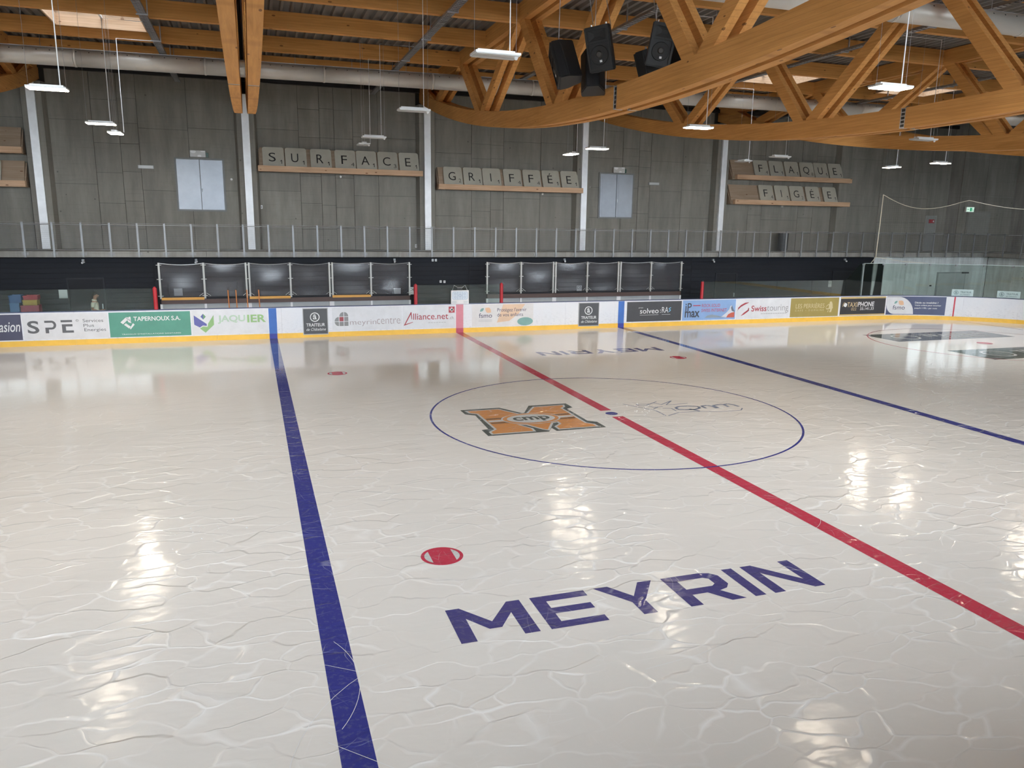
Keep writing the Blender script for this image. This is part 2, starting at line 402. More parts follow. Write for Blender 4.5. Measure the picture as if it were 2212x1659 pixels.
# club logo
OUT = [(-3.56,1.32),(-2.53,1.33),(-2.15,.62),(-2.09,.64),(-1.73,1.33),(-.69,1.33),(-.69,.87),(-.89,.76),(-.88,-.51),(-.7,-.66),(-.7,-1.17),(-1.94,-1.18),(-1.96,-.9),(-2.13,-1.19),(-2.33,-1.19),(-3.57,-1.18),(-3.57,-.65),(-3.4,-.6),(-3.34,.70),(-3.55,.87)]
INN = [(-3.42,1.14),(-2.62,1.14),(-2.22,.43),(-2.08,.45),(-1.64,1.14),(-.86,1.14),(-.90,1.0),(-1.03,.86),(-1.03,-.69),(-.89,-.86),(-.89,-1.03),(-1.8,-1.03),(-1.8,-.82),(-1.6,-.62),(-1.59,-.39),(-1.79,-.44),(-2.1,-1.02),(-2.17,-.95),(-2.40,-.47),(-2.65,-.39),(-2.44,-.83),(-2.46,-1.04),(-3.41,-1.04),(-3.41,-.88),(-3.22,-.69),(-3.22,.83),(-3.38,.96)]
def inset(poly, d):
    n = len(poly); area = sum(poly[i][0]*poly[(i+1) % n][1]-poly[(i+1) % n][0]*poly[i][1] for i in range(n)); sg = 1 if area > 0 else -1
    out = []
    for i in range(n):
        p0, p1, p2 = Vector(poly[i-1]), Vector(poly[i]), Vector(poly[(i+1) % n])
        a = (p1-p0).normalized(); b = (p2-p1).normalized(); na = Vector((-a.y, a.x))*sg; nb = Vector((-b.y, b.x))*sg
        m = na+nb; l = m.length_squared
        m = m*(2/l) if l > .3 else na
        if m.length > 2: m = m*(2/m.length)
        out.append(tuple(p1+m*d))
    return out
put_polys('logo_outline', [OUT], flatz(Z1), M_IDARK, ice); put_polys('logo_border', [inset(INN, -.055)], flatz(Z2), M_ILIGHT, ice)
lg = put_polys('logo_letter', [INN], flatz(Z3), M_IORANGE, ice)
put_polys('logo_stripe', [rect(-3.2,-2.6,.17,.30), rect(-3.2,-2.6,-.22,-.09), rect(-1.6,-1.05,.17,.30), rect(-1.6,-1.05,-.22,-.09)], flatz(Z4), M_ISTRIPE, ice)
put_polys('logo_stripe', [rect(-3.2,-2.6,-.05,.10), rect(-1.6,-1.05,-.05,.10)], flatz(Z4), M_ILIGHT, ice)
put_polys('logo_ring', [ell(-2.13,.04,.74,.52)], flatz(.010), M_ILIGHT, ice); put_polys('logo_ring', [ell(-2.13,.04,.70,.49)], flatz(.012), M_IORANGE, ice)
put_polys('logo_disc', [ell(-2.13,.03,.60,.40)], flatz(.014), M_ILIGHT, ice)
put_text('logo_lettering', 'cmp', lambda a, b: (a, b, .016), -2.58, -1.66, -.26, .20, M_IDARK, ice, bold=.03)
SP = [[(.74,.87),(1.16,.11),(1.23,-.01),(1.21,-.57)],[(1.27,-.59),(1.7,-.36),(2.19,-.4),(2.76,-.57),(3.39,-.57),(3.56,-.38)],
 [(1.07,.74),(1.07,.57),(1.26,.55),(1.59,.78),(1.7,.54),(2.19,.87)],[(2.19,.87),(1.81,.48),(2.01,.46),(2.47,.5)],[(1.59,.78),(1.75,.88)],[(1.07,.74),(1.46,.67)],
 [(1.29,.48),(1.35,.33),(1.62,.32)],[(1.26,.15),(1.48,.32)],[(1.52,.15),(1.74,.08),(1.72,-.21)]]
SQ = [[(1.88,.11),(2.03,.21),(2.29,.2),(2.53,.07),(2.48,-.08),(2.28,-.19),(1.99,-.15),(1.85,-.05),(1.88,.11)],[(2.16,-.1),(2.3,-.37)],
 [(2.62,-.15),(2.64,.11),(2.83,.13),(2.91,0),(2.9,-.2)],[(2.97,-.19),(2.97,.07),(3.19,.13),(3.31,.1),(3.29,-.17)],[(3.31,.1),(3.47,.14),(3.55,.01),(3.58,-.21)]]
put_polys('sponsor_outline', [q for l in SP for q in stroke(l, .035)], flatz(Z1), M_IOUT, ice)
put_polys('sponsor_lettering', [q for l in SQ for q in stroke(l, .075)], flatz(Z2), M_IOUT, ice)
for y0, y1 in ((8.2, 10.27), (3.72, 5.8), (-5.8, -3.72), (-10.27, -8.2)):
    a = put_polys('ice_advert', [rect(17.2, 23.75, y0, y1)], flatz(Z1), M_IDARK, ice)
    ym = (y0+y1)/2
    put_polys('advert_emblem', ring2(18.6, ym, .62, .62, .1, .1, 28), flatz(Z3), M_ILIGHT, a)
    put_text('advert_lettering', 'TRAITEUR', flatz(Z3), 19.7, 23.2, ym-.15, ym+.45, M_ILIGHT, a, bold=.01)
    put_text('advert_lettering', 'de Châtelaine', flatz(Z3), 20.1, 22.9, ym-.62, ym-.25, M_ILIGHT, a, shear=.35)
# skate scratches
def arc(cx, cy, r, a0, a1, n=18): return [(cx+r*math.cos(a0+(a1-a0)*i/n), cy+r*math.sin(a0+(a1-a0)*i/n)) for i in range(n+1)]
SCR = [arc(1.2, -2.6, 2.3, 1.75, 3.3), [(-14.5,-2.6),(-12.8,-2.75),(-11.2,-2.72)], arc(-1.05,-6.5,.34,0,6.28), arc(-.6,-6.9,.9,-1.2,.9), [(-4.6,-10.4),(-3.9,-10.32),(-2.6,-9.9)],
       [(-4.6,-9.72),(-3.5,-9.75)], arc(-3.9,-7.3,.55,1.8,4.2), arc(-6.2,-11.3,2.1,2.2,4.2), [(-7.9,-10.6),(-7.3,-11.2)], [(-7.85,-9.3),(-7.5,-9.55),(-7.2,-9.5)], arc(-9,-9.6,1.5,-.6,.5)]
for l in SCR: put_polys('skate_scratch', stroke(l, .0055), flatz(.012), M_IWHITE, ice)
crumbs = MB()
for cx, cy, sx, sy, k in ((1.05,.25,.35,.4,40), (-9.3,-5.1,.35,.25,22), (-1.7,-1.6,.4,.25,10), (-2.2,-4.6,2.5,.5,14), (.6,-3.6,.5,.2,12)):
    for i in range(k):
        x, y = random.gauss(cx, sx), random.gauss(cy, sy); r = random.uniform(.006, .02)
        crumbs.add([(x-r,y,.003),(x+r*.7,y-r*.6,.003),(x+r*.4,y+r,.003),(x,y,.003+r*.9)], [(0,1,3),(1,2,3),(2,0,3)])
crumbs.build('ice_crumbs', M_IWHITE, ice, kind='stuff')

# ------------------------------------------------------------------ setting: walls
wall = struct('wall_back', MB().box(-34, 36, 20.06, 20.5, -.3, 11.4), flat((.05,.05,.048), .9))
struct('trim_1', MB().box(-34, 31.7, 19.8, 20.0, 10.46, 10.64), M_CHAR)
PIL = TRUSS_X + [-24.4]
cuts = {-16.3: [-14.28,-13.29,-12.57,-10.64], -8.3: [-6.08,-5.16,-4.53,-3.7,-2.57], -.35: [1.9,2.86,3.52,5.43], 7.6: [9.9,10.84,11.52,13.4], 15.6: [17.6,18.5,20.9,21.9], 23.6: [26.5,28.9,30.1], -24.4: [-22,-20,-18.5], -33.9: [-31, -28.5,-26.5]}
keys = sorted(cuts)
rw = random.Random(3)
for i, k in enumerate(keys):
    x0 = k+.45 if k > -33 else k; x1 = (keys[i+1]-.45) if i+1 < len(keys) else 31.7
    xs = [x0] + cuts[k] + [x1]
    for a, b in zip(xs, xs[1:]):
        zs = [3.34]
        lv = [5.05, 6.45, 7.95, 9.3] if rw.random() < .5 else [5.9, 8.45]
        if b-a < 1.05: lv = [4.3, 5.3, 6.6, 7.6, 8.4, 9.5]
        zs += [z+rw.uniform(-.12, .12) for z in lv] + [10.85]
        for c, d in zip(zs, zs[1:]):
            y = 20.0 + rw.uniform(-.006, .006)
            MB().box(a+.008, b-.008, y, 20.07, c+.006, d-.006).build('concrete_panel', M_CONC, wall)
blk = struct('wall_right', MB().box(36, 36.4, -26, 20.5, -.3, 11.4), M_CONC2); blk = struct('trim_3', MB().box(31.72, 35.98, 19.2, 20.5, 3.36, 10.8), M_CONC2)
for a, b in ((31.72, 33.6), (33.62, 35.98)):
    for c, d in ((3.35, 6.6), (6.61, 8.8), (8.81, 10.85)): MB().box(a, b, 19.16, 19.2, c, d).build('concrete_panel', M_CONC, blk)
struct('wall_left', MB().box(-34.4, -34, -26, 20.5, -.3, 11.4), M_CONC)
# dark lower wall behind the benches, horizontal cladding planks
dw = struct('wall_bench', MB().box(-34, 24.9, 18.24, 18.6, -.3, 3.06), M_NAVY2)
for i in range(15):
    z0 = .0 + i*.204
    for a, b in ((-34, -12.2), (-12.2, 1.3), (1.3, 13.2), (13.2, 24.9)):
        MB().box(a+.003, b-.003, 18.2, 18.25, z0+.004, z0+.200).build('cladding_plank', M_NAVY, dw)
M_CONC3 = concrete('pale_concrete', (.78,.82,.81), False)
lw = struct('wall_corridor', MB().box(24.9, 33.4, 18.24, 18.6, -.3, 3.08), M_CONC3); struct('wall_end', MB().box(33.42, 33.8, -12, 18.2, -.3, 3.05), M_CONC3)
for a, b in ((24.91, 25.65), (25.66, 27.3), (27.31, 28.4), (28.41, 31.2), (31.21, 33.38)):
    MB().box(a, b, 18.2, 18.25, 0, 2.55).build('concrete_panel', M_CONC3, lw); MB().box(a, b, 18.2, 18.25, 2.56, 3.08).build('concrete_panel', M_CONC3, lw)
# camera-side wall with the clerestory glazing (seen mirrored in glass and ice)
fw = MB().box(-34, 36, FRONT_Y-.4, FRONT_Y, -.3, WIN_Z0).box(-34, 36, FRONT_Y-.4, FRONT_Y, WIN_Z1, 11.4)
xs = [-34] + [v for ab in WIN_BAYS for v in ab] + [36]
for i in range(0, len(xs), 2): fw.box(xs[i], xs[i+1], FRONT_Y-.4, FRONT_Y, WIN_Z0, WIN_Z1)
struct('wall_front', fw, M_CONC)
for k, (a, b) in enumerate(WIN_BAYS):
    w = MB()
    for i in range(6):
        x = a+(b-a)*i/5; w.box(max(a, x-.045), min(b, x+.045), FRONT_Y-.25, FRONT_Y-.12, WIN_Z0, WIN_Z1)
    for z in (WIN_Z0, WIN_Z0+1.25, WIN_Z1-.09): w.box(a, b, FRONT_Y-.24, FRONT_Y-.13, z, z+.09)
    wo = struct('window_%d' % (k+1), w, M_FRAME)
    for i in range(5):
        x = a+(b-a)*i/5; MB().box(x+.05, x+(b-a)/5-.05, FRONT_Y-.19, FRONT_Y-.18, WIN_Z0+.1, WIN_Z1-.1).build('pane', M_PANE, wo)
struct('trim_2', MB().box(-34, 36, FRONT_Y, -16.75, 2.8, 3.09), M_SLAB)

# ------------------------------------------------------------------ roof: slab, skylights, metal deck, purlins
PY = [16.1-3.4*i for i in range(12)]
PZ0, PZ1 = 10.34, 10.84
yr = sorted(set([-24] + [v for s in SKY for v in s[2:]] + [20.4]))
slab = MB(); decks = []
DEC = [-34.2] + [x for x in TRUSS_X] + [36.2]
for y0, y1 in zip(yr, yr[1:]):
    holes = sorted((s[0], s[1]) for s in SKY if s[2] <= y0+.01 and s[3] >= y1-.01)
    x = -34.2
    for a, b in holes + [(36.2, None)]:
        slab.box(x, a, y0, y1, 10.96, 11.1); decks.append((x, a, y0, y1)); x = b
ceil = struct('ceiling', slab, flat((.12,.12,.12), .8))
def deck(x0, x1, y0, y1):
    mb = MB(); P = .31; prof = [(0, 10.855), (.07, 10.855), (.105, 10.945), (.275, 10.945), (.31, 10.855)]
    n0 = math.floor(x0/P); pts = []
    k = n0
    while k*P < x1:
        for px, pz in prof[:-1]:
            if x0 <= k*P+px <= x1: pts.append((k*P+px, pz))
        k += 1
    if len(pts) < 2: return
    vs = [(x, y0, z) for x, z in pts] + [(x, y1, z) for x, z in pts]; n = len(pts)
    mb.add(vs, [(i, i+1, n+i+1, n+i) for i in range(n-1)]); mb.build('deck_sheet', M_DECK, ceil)
for d in decks:
    xx = [d[0]] + [t for t in TRUSS_X if d[0] < t < d[1]] + [d[1]]
    for a, b in zip(xx, xx[1:]): deck(a, b, d[2], d[3])
for k, (a, b, c, d) in enumerate(SKY):
    w = MB(); t = .05
    w.box(a-t, a, c, d, 10.58, 10.95).box(b, b+t, c, d, 10.58, 10.95).box(a-t, b+t, c-t, c, 10.58, 10.95).box(a-t, b+t, d, d+t, 10.58, 10.95)
    wo = struct('window_%d' % (k+9), w, M_LEDGE)  # includes the added out-of-view skylights that brighten the ice
    MB().box(a, b, c, d, 10.925, 10.94).build('pane', M_PANE, wo)
    MB().box((a+b)/2-.03, (a+b)/2+.03, c, d, 10.88, 10.924).build('glazing_bar', M_WHITE, wo)
bays = [(-34, -16.3)] + list(zip(TRUSS_X, TRUSS_X[1:])) + [(TRUSS_X[-1], 36)]
for bi, (a, b) in enumerate(bays):
    me = None
    for y in PY:
        if me is None:
            x0 = a+.28 if bi else a; x1 = b-.28 if bi < len(bays)-1 else b
            me = MB().box(x0, x1, -.1, .1, PZ0, PZ1).mesh('purlin', M_WX)
        o = link('purlin', me, ceil); o.location = (0, y, 0)

# ------------------------------------------------------------------ pilasters with white steel strips
def zb(y): return 7.08 + .00637*(y+1.6)**2
PNAME = {-24.4: 'concrete pilaster left of the photo frame', -16.3: 'concrete pilaster with white strip at the far left, beside the two half-seen racks', -8.3: 'concrete pilaster with white strip below the truss seen end-on',
         -.35: 'concrete pilaster with white strip between the SURFACE and GRIFFÉE racks', 7.6: 'concrete pilaster with white strip between the GRIFFÉE rack and a grey hatch',
         15.6: 'concrete pilaster with white strip left of the FLAQUE and FIGÉE racks', 23.6: 'bare concrete pilaster right of the FLAQUE and FIGÉE racks'}
for x in sorted(PIL):
    t = thing('pilaster', PNAME[x], 'pilaster', (x, 19.8, 3.34), 'pilasters on the concrete wall')
    MB().prism([(x-.46, 19.985, 3.34), (x-.36, 19.62, 3.34), (x+.36, 19.62, 3.34), (x+.46, 19.985, 3.34)], (0, 0, zb(19.6)-3.36)).build('shaft', M_CONC, t)
    if x < 20: MB().box(x-.15, x+.15, 19.5, 19.62, 3.36, zb(19.5)-.04).build('steel_strip', M_STRIP, t)

# ------------------------------------------------------------------ timber trusses
tr = thing('roof_truss', 'curved timber roof truss cut off by the left edge of the photo', 'truss', (TRUSS_X[0], 0, 7.0), 'curved timber roof trusses')
off = (0, 0, 7.0)
def tb(mb, name, mat): 
    return link(name, mb.mesh(name, mat, off), tr)
YE0, YE1 = -23.2, 19.95
for x0, x1 in ((-.28, -.07), (.07, .28)):
    for a, b in ((YE0, -.89), (-.73, YE1)):
        n = 22; mb = MB(); pts = []
        ys = [a+(b-a)*i/n for i in range(n+1)]
        lo = [(x0, y, zb(y)) for y in ys]; hi = [(x0, y, min(zb(y)+.5, 10.6)) for y in ys]
        for i in range(n):
            q = [lo[i], lo[i+1], hi[i+1], hi[i]]
            mb.add(q + [(p[0]+x1-x0, p[1], p[2]) for p in q], [(0,1,2,3),(7,6,5,4),(0,4,5,1),(3,2,6,7)] + ([(0,3,7,4)] if i == 0 else []) + ([(1,5,6,2)] if i == n-1 else []))
        bm = tb(mb, 'bottom_chord', M_WY)
    tb(MB().box(x0, x1, YE0, YE1, 10.345, 10.845), 'top_chord', M_WY)
    # toothed steel splice at mid span
    sp = MB().box(x0+.05, x1-.05, -.89, -.73, zb(-.8)+.02, zb(-.8)+.49)
    for i in range(6): sp.box(x0+.004, x1-.004, -.89, -.73, zb(-.8)+.01+i*.092, zb(-.8)+.035+i*.092)
    for yy in (-.885, -.75): sp.box(x0+.003, x1-.003, yy, yy+.015, zb(-.8)+.01, zb(-.8)+.495)
    tb(sp, 'splice_plate', M_GALV)
    tb(MB().box(x0+.012, x1-.012, -.875, -.745, zb(-.8)+.02, zb(-.8)+.49), 'splice_core', M_CHAR)
NB = [16.8, 9.9, 2.95, -4.0, -10.9, -17.8]; NTOP = [19.3, 12.8, 5.9, -1.1, -8.0, -14.9, -21.2]
for i, yb in enumerate(NB):
    for yt in (NTOP[i], NTOP[i+1]):
        s_ = 1 if yt > yb else -1
        p0 = Vector((0, yb+s_*.17, zb(yb)+.40)); p1 = Vector((0, yt-s_*.17, 10.5))
        d = (p1-p0); l = d.length; d.normalize(); nrm = Vector((0, -d.z, d.y))
        for x0, x1 in ((-.262, -.088), (.088, .262)):
            mb = MB().obox((p0+p1)/2 + Vector(((x0+x1)/2, 0, 0)), d*l/2, nrm*.165, Vector(((x1-x0)/2, 0, 0)))
            tb(mb, 'diagonal', M_WD)
TL = ['curved timber roof truss cut off by the left edge of the photo', 'timber roof truss seen end-on from below at upper left', 'large curved timber truss passing in front of the hanging loudspeakers',
      'curved timber truss directly behind the one at the loudspeakers, second splice plate visible', 'curved timber truss farther right whose low chord crosses above the FLAQUE rack', 'farthest curved timber truss, just its low chord at the right edge']
for x, lb in list(zip(TRUSS_X, TL))[1:]: dup(tr, (x, 0, 7.0), lb)

# ------------------------------------------------------------------ air ducts, cable trays
def duct(y, z, r, x0, x1, sl, label):
    t = thing('air_duct', label, 'duct', (x0, y, z))
    zz = lambda x: z + sl*x
    n = int((x1-x0)//4)
    for i in range(n+1):
        a = x0+4*i; b = min(x1, a+4)
        if b-a < .1: continue
        MB().tube([(a, y, zz(a)), (b-.01, y, zz(b))], r, 28).build('duct_section', M_DUCT, t, smooth=False)
        MB().tube([(b-.05, y, zz(b)), (b+.02, y, zz(b))], r+.012, 28).build('seam_band', M_DUCT, t)
    for o in t.children:
        for p in o.data.polygons: p.use_smooth = len(p.vertices) == 4
    nz = MB(); x = x0+.3
    while x < x1:
        a = 2.55; cy, cz = y+r*math.cos(a), zz(x)+r*math.sin(a)
        dn = Vector((0, math.cos(a), math.sin(a))); nz.tube([Vector((x, cy, cz))-dn*.004, Vector((x, cy, cz))+dn*.006], .018, 6); x += .38
    nz.build('nozzle', M_CHAR, t, kind='stuff')
    rail = MB().box(x0, x1, y-.012, y+.012, 0, .025)
    rail.v = [(vx, vy, vz+zz(vx)+r) for vx, vy, vz in rail.v]; rail.build('top_rail', M_GALV, t)
    hg = MB(); x = x0+1
    while x < x1: hg.tube([(x, y, zz(x)+r), (x, y, 10.86)], .008, 4); x += 2
    hg.build('hanger', M_GALV, t, kind='stuff')
    return t
duct(13.3, 9.86, .275, -33.5, 31.0, .006, 'long pale round air duct in front of the concrete wall')
duct(-1.05, 9.68, .25, -33.5, 35.5, .004, 'pale round air duct at upper right, nearer than the other')
def tray(x, y0, y1, label):
    t = thing('cable_tray', label, 'cable tray', (x, 0, 10.1), 'steel cable trays under the roof'); z = 10.17
    for s_ in (-.1, .1): MB().box(x+s_-.008, x+s_+.008, y0, y1, z, z+.07).build('side_rail', M_TRAY, t)
    r = MB(); y = y0+.1
    while y < y1: r.box(x-.1, x+.1, y, y+.09, z+.005, z+.015); y += .16
    r.build('rung', M_TRAY, t, kind='stuff')
    for y in PY:
        if y0 < y-1.2 < y1:
            MB().box(x-.15, x+.15, y-1.22, y-1.16, z-.03, z).box(x+.13, x+.16, y-1.22, y-1.18, z-.03, 10.86).build('bracket', M_GALV, t)
    c = MB().tube([(x-.03, y0, z+.04), (x-.03, y1, z+.04)], .022, 6); c.tube([(x+.03, y0, z+.035), (x+.03, y1, z+.035)], .016, 6); c.build('cable', M_CHAR, t)
for x, lb in ((-10.87, 'steel cable tray at upper left beside the skylight'), (-2.87, 'steel cable tray in the bay between the end-on truss and the loudspeakers'),
              (2.15, 'steel cable tray running behind the hanging loudspeakers'), (10.05, 'steel cable tray crossing right of the loudspeakers, ending by the second skylight'), (18.2, 'steel cable tray at far right under the bright lamp')):
    tray(x, -21, 19.4, lb)

# ------------------------------------------------------------------ hanging LED lamps
M_LED = emit('led_warm_white', (1, .86, .68), LAMP); M_LEDOFF = flat((.62,.62,.60), .3); M_LAMP = flat((.72,.73,.73), .35)
def lamp(x, y, lit, label, small=False, tray_x=None):
    t = thing('hanging_lamp', label, 'lamp', (x, y, 7.3), 'LED panel lamps hanging over the ice')
    hx, hy = (.20, .36) if small else (.385, .19)
    hs = MB().box(x-hx, x+hx, y-hy, y+hy, 7.31, 7.345)
    if small: hs.box(x-.08, x+.08, y-.3, y+.3, 7.345, 7.39)
    else: hs.box(x-.32, x+.32, y-.07, y+.07, 7.345, 7.39)
    hs.build('housing', M_LAMP, t)
    for s_ in (-1, 1):
        d = MB()
        if small: d.box(x+s_*.10-.085, x+s_*.10+.085, y-.34, y+.34, 7.295, 7.31)
        else: d.box(x-.37, x+.37, y+s_*.095-.08, y+s_*.095+.08, 7.295, 7.31)
        d.build('light_strip', M_LED if lit else M_LEDOFF, t, label=None if lit else 'light strip switched off')
    if not lit: MB().tube([(x+hx*.85, y-hy*.5, 7.295), (x+hx*.85, y-hy*.5, 7.25)], [.04, .02], 10).build('sensor', M_WHITE, t)
    for s_ in (-1, 1):
        px, py = (x, y+s_*.33) if small else (x+s_*.36, y)
        MB().tube([(px, py, 7.345), (px, py, 10.86)], .0035, 4).build('suspension_wire', M_GALV, t)
    if tray_x is not None:
        px = x+.25
        MB().tube([(px, y, 7.345), (px, y, 10.2), (tray_x-.1*(1 if tray_x > x else -1), y, 10.2)], .012 if lit else .008, 6).build('power_cable', M_WHITE, t)
TX = {-12.3: -10.87, -4.35: -2.87, 3.7: 2.15, 11.45: 10.05, 18.9: 18.2}
def L_(x, y, lit, lb, small=False): lamp(x, y, lit, lb, small, TX.get(x))
L_(-12.3, -4.1, True, 'lit panel lamp above the photo, nearest of the left row')
L_(-12.3, 2.8, True, 'lit panel lamp at the far left, largest of three in its row'); L_(-12.3, 9.2, True, 'lit panel lamp, middle of the three at far left'); L_(-12.3, 11.8, True, 'small lit lamp, lowest of the three at far left', True)
L_(-4.35, -4.0, False, 'large unlit panel lamp in front of the big truss diagonals'); L_(-4.35, 2.8, False, 'unlit panel lamp just before the pilaster right of the SURFACE rack')
L_(-4.35, 9.4, False, 'unlit panel lamp hanging above the letters A and C of SURFACE'); L_(-4.35, 11.9, False, 'small unlit lamp hanging lowest above the SURFACE rack', True)
L_(3.7, -4.15, True, 'brightest lit lamp at upper right among the truss diagonals'); L_(3.7, 2.8, True, 'lit panel lamp in front of the second truss low chord, centre right')
L_(3.7, 9.55, True, 'lit panel lamp before the pilaster right of GRIFFÉE'); L_(3.7, 12.0, True, 'small lit lamp above the last letters of GRIFFÉE', True)
L_(11.45, -4.1, False, 'unlit panel lamp outside the photo to the right'); L_(11.45, 2.5, False, 'unlit panel lamp before the truss chord at the right edge'); L_(11.45, 9.4, False, 'unlit panel lamp above the FLAQUE letters'); L_(11.45, 11.8, False, 'small unlit lamp at the top left corner of the FLAQUE rack', True)
L_(18.9, 2.7, True, 'lit panel lamp just outside the right edge of the photo'); L_(18.9, 8.8, True, 'lit panel lamp at far right above the exit sign'); L_(18.9, 11.4, True, 'small lit lamp at far right beside the bare pilaster', True)

# ------------------------------------------------------------------ loudspeakers
def speaker(loc, aim, tilt, w, h, d, label, roll=0):
    t = thing('loudspeaker', label, 'loudspeaker', loc, 'black loudspeakers hung under the roof', rot=(tilt, roll, aim))
    fr = [(-w/2, -d/2), (w/2, -d/2), (w/2, -d*.1), (w*.27, d/2), (-w*.27, d/2), (-w/2, -d*.1)]
    bm = bmesh.new(); m = MB().prism([(x, y, -h/2) for x, y in fr], (0, 0, h)).mesh('cabinet', M_BLACK)
    bm.from_mesh(m); bmesh.ops.bevel(bm, geom=list(bm.edges), offset=.02, segments=2, affect='EDGES'); bm.to_mesh(m); bm.free()
    link('cabinet', m, t)
    y = -d/2
    f = MB()
    for a, b, c, e in ((-w*.47, -w*.40, -h*.47, h*.47), (w*.40, w*.47, -h*.47, h*.47), (-w*.40, w*.40, h*.42, h*.47), (-w*.40, w*.40, -h*.47, -h*.41), (-w*.40, w*.40, h*.13, h*.17)):
        f.box(a, b, y-.03, y, c, e)
    f.build('front_frame', flat((.012,.012,.012), .5), t, local=True)
    hm = MB(); hm.add([(-w*.34, y-.02, h*.18), (w*.34, y-.02, h*.18), (w*.34, y-.02, h*.41), (-w*.34, y-.02, h*.41), (-w*.12, y-.004, h*.26), (w*.12, y-.004, h*.26), (w*.12, y-.004, h*.34), (-w*.12, y-.004, h*.34)],
           [(0,1,5,4),(1,2,6,5),(2,3,7,6),(3,0,4,7),(4,5,6,7)]); hm.build('horn', flat((.006,.006,.006), .6), t, local=True)
    for s_ in (-1, 1): MB().box(s_*w*.37-.02, s_*w*.37+.02, y-.012, y-.002, h*.2, h*.4).build('port', M_BLACK, t, local=True)
    MB().tube([(0, y-.002, -h*.14), (0, y-.02, -h*.14)], [w*.36, w*.34], 28).build('woofer', flat((.007,.007,.007), .6), t, local=True)
    MB().tube([(0, y-.02, -h*.12), (0, y-.05, -h*.12)], [w*.13, w*.09], 20).build('dust_cap', flat((.05,.045,.04), .4), t, local=True)
    MB().box(.0, .05, y-.045, y-.035, -h*.30, -h*.25).build('badge', M_WHITE, t, local=True)
    for s_ in (-1, 1): MB().tube([(s_*w*.3, 0, h/2), (s_*w*.3, 0, h/2+.05)], .02, 6).build('rigging_eye', M_GALV, t, local=True)
    return t
SZ = (.53, .88, .50)
spk = [((-1.15, -1.18, 8.22), -.72, .20, -.13, 'black loudspeaker of the left cluster facing the camera, white badge'), ((-1.62, -.36, 8.04), -1.9, .25, -.38, 'black loudspeaker at far left of the clusters, leaning outwards'),
       ((-1.0, -.42, 7.9), 2.7, .30, .05, 'black loudspeaker hanging lowest under the left cluster'), ((.32, -1.0, 8.44), -.36, .20, .16, 'black loudspeaker of the right cluster facing the camera, badge seen'),
       ((.56, -.25, 8.1), -2.4, .22, .20, 'black loudspeaker low behind the right cluster, facing away'), ((.98, -.86, 8.34), .95, .20, .28, 'black loudspeaker at the right of the clusters, half hidden by a diagonal')]
for loc, aim, tilt, roll, lb in spk: speaker(loc, aim, tilt, *SZ, lb, roll)
wr = thing('speaker_rigging', 'thin steel wires holding the black loudspeakers', 'rigging', (-.3, -.8, 9.5))
for x, y, z in ((-1.35, -1.15, 8.68), (-1.0, -1.25, 8.68), (-1.80, -.36, 8.5), (-1.0, -.45, 8.36), (.2, -1.0, 8.9), (.55, -1.05, 8.9), (.60, -.22, 8.56), (1.12, -.9, 8.8)): MB().tube([(x, y, z), (x+.03, y if y > -.6 else -.25, 10.82)], .008, 5).build('wire', M_GALV, wr)
# ------------------------------------------------------------------ gallery slab and railing
gal = thing('gallery', 'concrete gallery slab running along the far wall', 'gallery', (0, 18.8, 3.1))
xs = [-34, -26, -18.1, -10.1, -2.1, 5.9, 13.9, 21.9, 32.6]
for a, b in zip(xs, xs[1:]): MB().box(a+.004, b-.004, 17.62, 20.0, 3.10, 3.34).build('slab_section', M_SLAB, gal)
ga2 = thing('end_gallery', 'concrete gallery slab of the right end, seen at the right edge', 'gallery', (34, 3, 3.1)); MB().box(32.61, 35.95, -12, 19.15, 3.10, 3.34).build('slab_section', M_SLAB, ga2); MB().box(32.605, 32.61, -12, 17.6, 3.12, 3.32).build('edge_strip', M_SLAB, ga2)
rl = thing('gallery_railing', 'grey steel railing with fine mesh along the gallery edge', 'railing', (0, 17.55, 3.1))
post = MB().box(-.035, .035, -.02, .02, 0, 1.33).box(-.045, .045, -.025, .025, 1.32, 1.345).mesh('post', M_RAIL)
plate = MB().box(-.12, .12, .02, .03, .08, .19).tube([(-.085, .02, .135), (-.085, .0, .135)], .024, 8).tube([(.085, .02, .135), (.085, .0, .135)], .024, 8).tube([(0, -.02, .05), (0, -.03, .05)], .02, 8).mesh('bracket', flat((.30,.30,.30), .45, .3))
me_ = MB()
for i in range(24): me_.tube([(.04+i*.04, 0, .30), (.04+i*.04, 0, 1.24)], .0019, 3, False)
for i in range(12): me_.tube([(.02, 0, .32+i*.08), (.98, 0, .32+i*.08)], .0017, 3, False)
mesh_me = me_.mesh('mesh_panel', M_RAIL)
px = [-33.62 + i for i in range(67) if -33.62+i < 32.55]
for i, x in enumerate(px):
    o = link('post', post, rl); o.location = (x, 0, -.0); 
    o = link('bracket', plate, rl); o.location = (x, 0, 0)
    if i+1 < len(px): o = link('mesh_panel', mesh_me, rl, kind='stuff'); o.location = (x, 0, 0)
MB().tube([(-34, 17.55, 4.37), (32.6, 17.55, 4.37)], .018, 8).build('top_rail', M_GALV, rl)
MB().tube([(-34, 17.55, 3.39), (32.6, 17.55, 3.39)], .014, 8).build('bottom_rail', M_GALV, rl)
MB().tube([(-34, 17.55, 4.43), (32.6, 17.55, 4.43)], .006, 6).build('top_wire', M_GALV, rl)
r2 = thing('end_railing', 'grey steel railing of the end gallery at the right edge', 'railing', (32.56, 0, 3.1))
for i in range(26):
    y = 16.6-i*1.1
    if y < -11: break
    o = link('post', post, r2); o.location = (0, y, 0); o.rotation_euler = (0, 0, PI/2)
